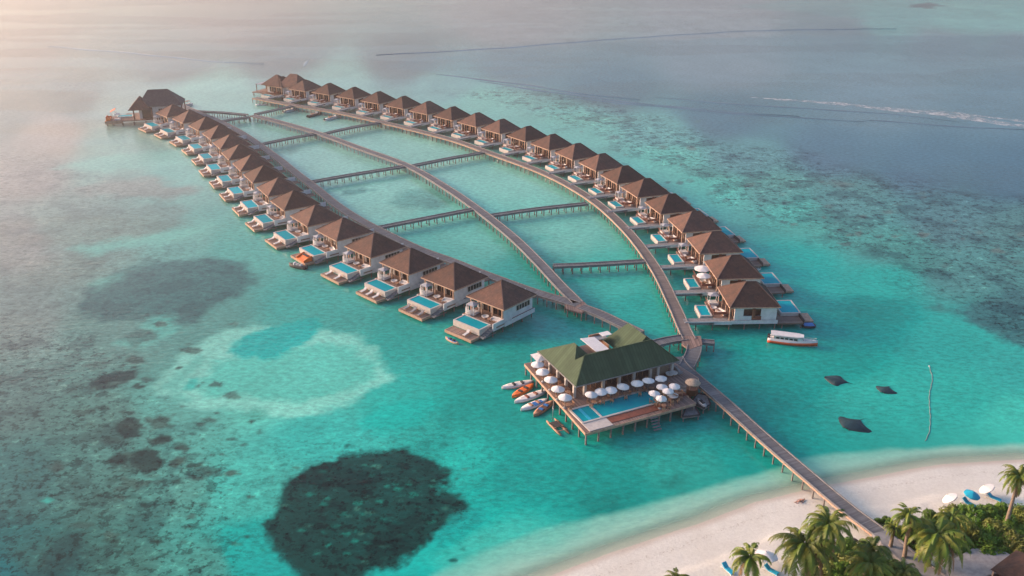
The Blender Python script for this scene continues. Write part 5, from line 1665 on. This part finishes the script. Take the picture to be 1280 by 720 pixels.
def make_person():
    """someone lying on their back on the sand, one knee raised"""
    J = {'pelvis': (0, 0, .13), 'chest': (0, .36, .16), 'neck': (0, .56, .16), 'head0': (0, .64, .17), 'head': (0, .78, .18)}
    rad = {'pelvis': (.15, .11), 'chest': (.16, .11), 'neck': (.06, .06), 'head0': (.07, .075), 'head': (.085, .1)}
    E = [('pelvis', 'chest'), ('chest', 'neck'), ('neck', 'head0'), ('head0', 'head')]
    for s, n in ((-1, 'a'), (1, 'b')):
        knee = (s * .13, -.42, .42) if s > 0 else (s * .14, -.46, .12)
        ank = (s * .15, -.66, .08) if s > 0 else (s * .17, -.88, .08)
        toe = (s * .16, -.84, .06) if s > 0 else (s * .2, -.93, .22)
        for k, p, q in (('hip', (s * .1, -.04, .13), .095), ('knee', knee, .065), ('ankle', ank, .042), ('toe', toe, .035), ('shoulder', (s * .19, .48, .15), .065), ('elbow', (s * .34, .26, .09), .046), ('wrist', (s * .36, .02, .07), .032), ('palm', (s * .37, -.05, .07), .036)):
            J[k + n] = p; rad[k + n] = (q, q)
        E += [('pelvis', 'hip' + n), ('hip' + n, 'knee' + n), ('knee' + n, 'ankle' + n), ('ankle' + n, 'toe' + n), ('chest', 'shoulder' + n), ('shoulder' + n, 'elbow' + n), ('elbow' + n, 'wrist' + n), ('wrist' + n, 'palm' + n)]
        for f, (dx, L) in enumerate(((-.035, .06), (-.013, .085), (.010, .09), (.03, .075))):
            b = J['palm' + n]
            J[f'f{f}{n}'] = (b[0] + dx * 1.1, b[1] - .04 - L * .5, b[2]); J[f't{f}{n}'] = (b[0] + dx * 1.3, b[1] - .04 - L, b[2] - .015)
            rad[f'f{f}{n}'] = rad[f't{f}{n}'] = (.009, .009)
            E += [('palm' + n, f'f{f}{n}'), (f'f{f}{n}', f't{f}{n}')]
        J['thumb' + n] = (J['palm' + n][0] - s * .06, J['palm' + n][1] - .02, .07); rad['thumb' + n] = (.011, .011); E.append(('wrist' + n, 'thumb' + n))
    keys = list(J)
    me = bpy.data.meshes.new('person')
    me.from_pydata([J[k] for k in keys], [(keys.index(a), keys.index(b)) for a, b in E], [])
    o = link('person', me)
    sk = o.modifiers.new('Skin', 'SKIN')
    if me.skin_vertices:
        for k, sv in zip(keys, me.skin_vertices[0].data):
            sv.radius = rad[k]
        me.skin_vertices[0].data[0].use_root = True
    su = o.modifiers.new('Subdivision', 'SUBSURF'); su.levels = su.render_levels = 2
    me.materials.append(M['skin'])
    hair = MB().loft([[(.093 * f * math.cos(2 * PI * k / 10), y, .16 + .1 * f * math.sin(2 * PI * k / 10)) for k in range(10)] for y, f in ((.76, 1.05), (.82, 1.0), (.87, .7), (.895, .2))])
    hair.build('hair', M['brown'], o)
    tw = MB().loft([[(.165 * math.cos(2 * PI * k / 12), y, .13 + .12 * math.sin(2 * PI * k / 12)) for k in range(12)] for y in (-.1, .08)], cap=False)
    tw.build('swimwear', M['redwood'], o)
    return o


p = on_sand(1000, 627)
o = make_person(); o.location = (p.x, p.y, p.z - .02); o.rotation_euler = (0, 0, R(-62))
tag(o, 'person sunbathing on their back on the bare sand near the waterline, one knee raised', 'person')

# ------------------------------------------------------------------ palms and shrubs


def crown_mesh(seed, n=24, L=4.2):
    rnd = random.Random(seed)
    vs, fs, mi = [], [], []
    for k in range(n):
        dry = 1 if k > n * .8 and rnd.random() < .45 else 0
        az = 2 * PI * (k / n) * 2.6180 * 4 + rnd.uniform(-.2, .2)
        ring = k / n
        el = R(78 - 100 * ring + rnd.uniform(-9, 9))
        ln = L * rnd.uniform(.82, 1.08) * (.78 if ring < .12 else 1)
        m = 26
        pts, dirs = [], []
        p = Vector((.12 * math.cos(az), .12 * math.sin(az), .15 * (1 - ring)))
        e = el
        for i in range(m + 1):
            pts.append(p.copy())
            d = Vector((math.cos(az) * math.cos(e), math.sin(az) * math.cos(e), math.sin(e)))
            dirs.append(d)
            p += d * ln / m
            e -= R(4.6 + 1.8 * i / m + rnd.uniform(-.6, .6)) * (1.0 if e > R(-75) else .1)
        side0 = Vector((-math.sin(az), math.cos(az), 0))
        tw = rnd.uniform(-.35, .35)
        base = len(vs)
        for i in range(m + 1):
            w = .05 * (1 - i / m) + .012
            nrm = side0.cross(dirs[i])
            vs += [pts[i] - side0 * w, pts[i] + side0 * w]
        for i in range(m):
            b = base + 2 * i
            fs.append((b, b + 1, b + 3, b + 2))
        for i in range(2, m):
            t = i / m
            ll = ln * .21 * (math.sin(PI * min(1, t ** .75 * .93 + .07)) ** .7) * rnd.uniform(.8, 1.1)
            for s in (-1, 1):
                if rnd.random() < .06: continue
                side = side0 * s
                nrm = dirs[i].cross(side0) * -1
                tip = pts[i] + (side * (.78 + .1 * tw * s) + dirs[i] * .62 + Vector((0, 0, -.55 + rnd.uniform(-.12, .12) + tw * s * .4))).normalized() * ll
                b = base + 2 * i + (0 if s < 0 else 1)
                mid = pts[i].lerp(tip, .5) + dirs[i] * .12
                n0 = len(vs)
                vs += [mid, tip]
                fs.append((b, b + 2, n0)); fs.append((b, n0, n0 + 1))
        mi += [dry] * (len(fs) - len(mi))
    me = bpy.data.meshes.new('crown')
    me.from_pydata([tuple(v) for v in vs], [], fs)
    me.materials.append(M['palm']); me.materials.append(M['palm_dry'])
    me.polygons.foreach_set('material_index', mi)
    me.update()
    return me


CROWNS = [crown_mesh(s, n, L) for s, n, L in ((1, 34, 4.3), (5, 30, 4.0), (9, 38, 4.5))]


def palm(px, py, h, scale, lab, lean=(0, 0), ci=0):
    top = at(px, py, h + 2)
    bx, by = top.x - lean[0], top.y - lean[1]
    zb = sand_z(bx, by)
    r = empty('coconut_palm', (bx, by, zb - .1))
    H = h + 2 - zb + .1
    pts = []
    for i in range(9):
        t = i / 8
        pts.append((lean[0] * t ** 1.6, lean[1] * t ** 1.6, H * t))
    rs = [.30 - .15 * i / 8 + (.12 if i == 0 else 0) for i in range(9)]
    tr = MB().tube(pts, rs, 9).build('trunk', M['trunk'], r)
    c = link('crown', CROWNS[ci % 3], r); c.location = pts[-1]; c.scale = (scale,) * 3; c.rotation_euler = (0, 0, random.uniform(0, 6))
    nt_ = MB()
    for k in range(7):
        a = k * .9
        x, y, z = pts[-1]
        nt_.lathe([(0, z - .45), (.13, z - .36), (.15, z - .25), (.1, z - .13), (0, z - .08)], 8, (x + .3 * math.cos(a), y + .3 * math.sin(a)))
    nt_.build('coconuts', M['trunk'], r)
    tag(r, lab, 'palm tree', 'coconut palms behind the beach')


palm(938, 697, 5.5, .82, 'small coconut palm in front of the white parasol, standing alone on the sand', (.3, .2), 1)
palm(1006, 683, 6.5, 1.12, 'broad drooping coconut palm on the sand side of the thicket beside the jetty', (-.8, .4), 2)
palm(1036, 657, 8.5, .98, 'tallest coconut palm, its crown over bare sand beside the jetty', (.5, .8), 0)
palm(1090, 686, 5.0, .78, 'coconut palm leaning over the shoreward side of the jetty end', (.4, .2), 1)
palm(1088, 706, 4.6, .92, 'low coconut palm in the thicket on the sand side of the path', (-.5, 0), 0)
palm(1130, 714, 4.4, .6, 'yellowish coconut palm overhanging the paved path', (.5, -.2), 2)
palm(1136, 644, 6.0, .68, 'slim coconut palm rising at the beach edge of the big thicket', (-.3, .6), 1)
palm(1172, 671, 4.6, 1.1, 'wide coconut palm with hanging fronds beside the path and grey yard', (.2, -.3), 2)
palm(1274, 596, 7.5, .72, 'leaning coconut palm beside the beach loungers at the picture edge'.replace(' at the picture edge', ''), (.3, .5), 0)
palm(1118, 660, 3.0, .42, 'tiny young palm at the corner where the jetty meets the thicket', (0, 0), 1)
palm(846, 724, 4.4, .55, 'young palm alone on open sand far from the jetty', (0, 0), 1)
palm(1190, 648, 4.6, .6, 'young palm growing out of the middle of the big thicket', (0, 0), 2)


def bush_mesh(seed, mat, n=2300):
    rnd = random.Random(seed)
    lobes = []
    for k in range(15):
        a, rr = rnd.uniform(0, 2 * PI), math.sqrt(rnd.random()) * .78
        lobes.append((rr * math.cos(a), rr * math.sin(a), rnd.uniform(.25, .85) * (1 - .55 * rr * rr), rnd.uniform(.24, .42)))
    vs, fs = [], []
    for k in range(n):
        lx, ly, lz, lr = rnd.choice(lobes)
        while True:
            d = Vector((rnd.gauss(0, 1), rnd.gauss(0, 1), rnd.gauss(.35, 1)))
            if d.length > .1: break
        d.normalize()
        p = Vector((lx, ly, lz)) + d * lr * rnd.uniform(.72, 1.08)
        if p.z < .02: p.z = rnd.uniform(.02, .2)
        nrm = (d + Vector((rnd.uniform(-.7, .7), rnd.uniform(-.7, .7), rnd.uniform(-.3, .9)))).normalized()
        t = nrm.orthogonal().normalized()
        t = Matrix.Rotation(rnd.uniform(0, 6.28), 3, nrm) @ t
        b = nrm.cross(t)
        L, W = rnd.uniform(.06, .115), rnd.uniform(.035, .06)
        n0 = len(vs)
        vs += [p - t * L, p + b * W - nrm * .015, p + t * L, p - b * W - nrm * .015]
        fs.append((n0, n0 + 1, n0 + 2, n0 + 3))
    me = bpy.data.meshes.new('foliage')
    me.from_pydata([tuple(v) for v in vs], [], fs)
    me.materials.append(M[mat]); me.update()
    return me


BUSH = [bush_mesh(s, 'bush') for s in (11, 12, 13)] + [bush_mesh(14, 'bush2')]
BUSH2 = [bush_mesh(21, 'bush2')]
stem_me = MB()
for k in range(6):
    a = k * 1.05
    stem_me.tube([(.05 * math.cos(a), .05 * math.sin(a), -.1), (.2 * math.cos(a), .2 * math.sin(a), .25), (.42 * math.cos(a), .42 * math.sin(a), .6)], [.035, .026, .012], 5)
stem_me = stem_me.mesh('stem', M['trunk'])


def bush(px, py, rad, lab, group, meshes=BUSH, i=0, h=1.0):
    p = on_sand(px, py, rad * .75 * h)
    r = empty('beach_shrub', (p.x, p.y, p.z), random.uniform(0, 6))
    c = link('foliage', meshes[i % len(meshes)], r); c.scale = (rad, rad * random.uniform(.85, 1.1), rad * 1.12 * h)
    s = link('stem', stem_me, r); s.scale = (rad, rad, rad * h)
    tag(r, lab, 'shrub', group)


bush(1104, 651, 1.25, 'small round green shrub standing apart where the jetty meets the sand', None)
LB = 'dense green beach shrub in the big thicket behind the beach loungers'
for i, (x, y, rr) in enumerate([(1126, 664, 1.6), (1150, 655, 1.8), (1172, 646, 1.9), (1194, 643, 2.0), (1215, 645, 2.2), (1240, 640, 2.2), (1262, 636, 2.0), (1282, 640, 2.2), (1166, 664, 1.8), (1194, 660, 2.2), (1222, 662, 2.4), (1250, 658, 2.5), (1276, 658, 2.5), (1228, 678, 2.2), (1252, 676, 2.3), (1277, 676, 2.2), (1145, 672, 1.7), (1205, 682, 1.8), (1300, 650, 2.4)]):
    bush(x, y, rr, LB, 'shrubs of the big thicket', i=i, h=random.uniform(.9, 1.15))
bush(1209, 664, 2.1, 'yellow-green shrub standing out in the front of the big thicket', None, BUSH2, h=1.35)
LB = 'dark green shrub under the palms on the sand side of the jetty'
for i, (x, y, rr) in enumerate([(1042, 690, 2.0), (1060, 684, 2.0), (1076, 686, 1.9), (1050, 704, 2.2), (1072, 702, 2.2), (1098, 700, 1.8), (1112, 712, 1.8), (1030, 710, 2.0), (1060, 718, 2.2), (1090, 722, 2.2), (1120, 722, 2.0), (1020, 724, 2.0), (1140, 724, 1.6)]):
    bush(x, y, rr, LB, 'shrubs under the jetty palms', i=i, h=random.uniform(.85, 1.1))

# paved path leading off the jetty, logs, yard wall and hut
P = resample([at(1100, 665, 2.2), at(1122, 686, 2.2), at(1142, 702, 2.2), at(1168, 722, 2.2), at(1195, 742, 2.2)], 1.0)
S = sides(P)
pt = sweep('footpath', P, S, -1.15, 1.15, 1.6, 2.24, simple('grey_paving', (.24, .24, .245), .85, .2, 1.2))
tag(pt, kind='structure')
for s in (-1, 1):
    k_ = sweep('path_kerb', P[2:], S[2:], s * 1.3 - .13, s * 1.3 + .13, 1.6, 2.36, M['kerb'])
    tag(k_, kind='structure')
for (a, b, rad, lab) in [((1118, 661), (1133, 672), .22, 'pale driftwood log lying beside the path corner'), ((1247, 682), (1262, 690), .2, 'grey driftwood log at the back of the shaded yard'), ((1062, 676), (1072, 678), .25, 'short dark log on the sand beside the jetty thicket')]:
    a, b = on_sand(*a), on_sand(*b)
    a.z += rad * .7; b.z += rad * .7
    m_ = a.lerp(b, .5) + Vector((.1, .15, .05))
    o = MB().tube([a, m_, b], [rad, rad * .9, rad * .6], 8).build('driftwood_log', M['rock'])
    tag(o, lab, 'log')
p = on_sand(1283, 712, 2.6)
hut = empty('beach_hut', (p.x, p.y, p.z), R(35))
hut_w = MB(); hut_w.box(-1.9, 1.9, -1.7, -1.55, 0, 2.25); hut_w.box(-1.9, -1.75, -1.549, 1.7, 0, 2.25); hut_w.box(1.75, 1.9, -1.549, 1.7, 0, 2.25); hut_w.box(-1.748, 1.748, 1.55, 1.7, 0, 2.25)
hut_w.build('wall', M['redwood'], hut)
MB().hip(-2.9, 2.9, -2.6, 2.6, 2.2, 3.9, ((-1.2, 0), (1.2, 0))).build('roof', M['roof'], hut)
pm = MB().box(-.08, .08, -.08, .08, -.2, 2.2).mesh('post', M['fascia'])
for x in (-2.6, 2.6):
    for y in (-2.3, 2.3):
        o = link('post', pm, hut); o.location = (x, y, 0)
tag(hut, 'brown-roofed wooden beach hut in the corner behind the thicket', 'hut')
p = on_sand(1242, 716, .8)
o = MB().box(-.9, .9, -.5, .5, -.1, .75).build('storage_box', M['brown']); o.location = p; o.rotation_euler = (0, 0, R(35))
MB().rbox(-.98, .98, -.58, .58, .752, .86, .03).build('box_lid', M['roof'], o)
tag(o, 'dark brown storage box on the sand in front of the beach hut', 'box')
p = on_sand(1236, 697)
yard = MB()
yd = [at(x, y, 2.24) for x, y in [(1190, 700), (1215, 686), (1246, 684), (1264, 694), (1258, 712), (1215, 725), (1180, 725)]]
o = MB().prism(ccw([(q.x, q.y) for q in yd]), 1.9, 2.262).build('yard_pavement', simple('grey_yard_sand', (.36, .35, .34), .95, .2, 1.5))
tag(o, kind='structure')
for i, (px, py, s) in enumerate([(1060, 675, .3), (1064, 676, .36), (1078, 677, .25), (1212, 692, .3), (1196, 708, .3)]):
    p = on_sand(px, py)
    b_ = bmesh.new(); bmesh.ops.create_icosphere(b_, subdivisions=2, radius=s)
    for v in b_.verts: v.co *= 1 + random.uniform(-.15, .15); v.co.z *= .7
    me = bpy.data.meshes.new('boulder'); b_.to_mesh(me); b_.free(); me.materials.append(M['rock'])
    o = link('boulder', me); o.location = p
    tag(o, ['small dark rock beside a second one on the sand by the jetty thicket', 'bigger dark rock of the two on the sand by the jetty thicket', 'small dark rock alone between log and jetty', 'small dark rock at the back of the shaded yard', 'small dark rock beside the path in the shaded yard'][i], 'rock')

# ------------------------------------------------------------------ wakes on the open sea


def foam_mat():
    m, nt, b = new_mat('wake_foam')
    tc = N(nt, 'ShaderNodeTexCoord')
    n1 = N(nt, 'ShaderNodeTexNoise', Scale=.22, Detail=6.0, Roughness=.7); nt.links.new(tc.outputs['Object'], n1.inputs['Vector'])
    b.inputs['Base Color'].default_value = (.62, .66, .68, 1); b.inputs['Roughness'].default_value = .9
    tr = N(nt, 'ShaderNodeBsdfTransparent')
    mx = N(nt, 'ShaderNodeMixShader')
    nt.links.new(ramp(nt, n1.outputs[0], .36, .68, 0, .75), mx.inputs[0])
    nt.links.new(tr.outputs[0], mx.inputs[1]); nt.links.new(b.outputs[0], mx.inputs[2])
    nt.links.new(mx.outputs[0], nt.nodes['Material Output'].inputs['Surface'])
    return m


FOAM = foam_mat()


def ribbon(px, w0, w1, z, mat, name, ridge=0.0):
    P = resample([at(x, y, 0) for x, y in px], 6.0); S = sides(P)
    vs, fs = [], []
    n = len(P)
    for i, (p, s) in enumerate(zip(P, S)):
        t = i / (n - 1)
        w = (w0 + (w1 - w0) * t) * (1 + .25 * math.sin(i * 1.7)) * min(1, 6 * min(t, 1 - t) + .12)
        j = .6 * math.sin(i * .9)
        for o in (-1, -.5, 0, .5, 1):
            q = p + s * (o * w / 2 + j)
            vs.append((q.x, q.y, z + ridge * (1 - o * o)))
    for i in range(n - 1):
        for k in range(4):
            a = i * 5 + k
            fs.append((a + 1, a, a + 5, a + 6))
    me = bpy.data.meshes.new(name); me.from_pydata(vs, [], fs); me.materials.append(mat); me.update()
    me.polygons.foreach_set('use_smooth', [True] * len(fs))
    o = link(name, me); tag(o, kind='stuff')
    return o


ribbon([(1300, 160), (1240, 152), (1185, 144), (1130, 138), (1070, 132), (1000, 126), (930, 121)], 9, 2.5, .012, FOAM, 'wake_foam')
ribbon([(1300, 153), (1250, 148), (1190, 141), (1150, 137)], 4.0, 1.2, .020, FOAM, 'wake_foam')
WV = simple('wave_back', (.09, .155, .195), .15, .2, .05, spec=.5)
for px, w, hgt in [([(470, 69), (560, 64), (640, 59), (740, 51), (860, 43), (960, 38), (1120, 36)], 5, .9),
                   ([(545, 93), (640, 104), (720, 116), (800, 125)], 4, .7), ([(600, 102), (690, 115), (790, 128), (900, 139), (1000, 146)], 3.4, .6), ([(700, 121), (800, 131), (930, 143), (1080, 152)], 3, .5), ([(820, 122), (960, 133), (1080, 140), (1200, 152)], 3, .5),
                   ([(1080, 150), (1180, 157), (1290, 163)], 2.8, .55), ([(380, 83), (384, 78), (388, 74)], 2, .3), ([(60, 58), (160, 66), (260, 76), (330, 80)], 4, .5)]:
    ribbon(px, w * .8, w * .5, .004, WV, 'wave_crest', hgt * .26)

# ------------------------------------------------------------------ light
SUN_AZ, SUN_EL = R(-70), R(15)     # measured from +Y toward +X
w = bpy.data.worlds.new('World'); scene.world = w; w.use_nodes = True
nt = w.node_tree
sky = nt.nodes.new('ShaderNodeTexSky'); sky.sky_type = 'NISHITA'; sky.sun_disc = False
sky.sun_elevation = SUN_EL; sky.sun_rotation = SUN_AZ
sky.air_density = 1.0; sky.dust_density = 4.5; sky.ozone_density = 3.0
bg = nt.nodes['Background']; bg.inputs[1].default_value = .135
nt.links.new(sky.outputs[0], bg.inputs[0])
sl = bpy.data.lights.new('sun', 'SUN'); sl.energy = 3.0; sl.angle = R(22); sl.color = (1, .60, .42)
so = bpy.data.objects.new('sun', sl); col.objects.link(so)
d = Vector((math.sin(SUN_AZ) * math.cos(SUN_EL), math.cos(SUN_AZ) * math.cos(SUN_EL), math.sin(SUN_EL)))
so.rotation_euler = d.to_track_quat('Z', 'Y').to_euler(); so.location = (-60, 20, 60)

# ------------------------------------------------------------------ haze
HAZE = .00029
hb = MB().box(-26000, 26000, -4000, 7600, -3.6, 92.0)
hm, hnt, hp = new_mat('sea_haze')
hnt.nodes.remove(hp)
pv = hnt.nodes.new('ShaderNodeVolumePrincipled')
pv.inputs['Color'].default_value = (.97, .87, .83, 1); pv.inputs['Density'].default_value = HAZE; pv.inputs['Anisotropy'].default_value = .6
hnt.links.new(pv.outputs[0], hnt.nodes['Material Output'].inputs['Volume'])
tag(hb.build('haze', hm), kind='stuff')

# ------------------------------------------------------------------ render settings
scene.render.engine = 'CYCLES'
scene.cycles.use_denoising = True
scene.cycles.max_bounces = 6; scene.cycles.diffuse_bounces = 2; scene.cycles.glossy_bounces = 3; scene.cycles.transparent_max_bounces = 12; scene.cycles.volume_bounces = 0
scene.cycles.caustics_reflective = False; scene.cycles.caustics_refractive = False
vs_ = scene.view_settings
vs_.view_transform = 'Standard'; vs_.look = 'None'; vs_.gamma = 1.0; vs_.use_curve_mapping = False; vs_.exposure = 1.12
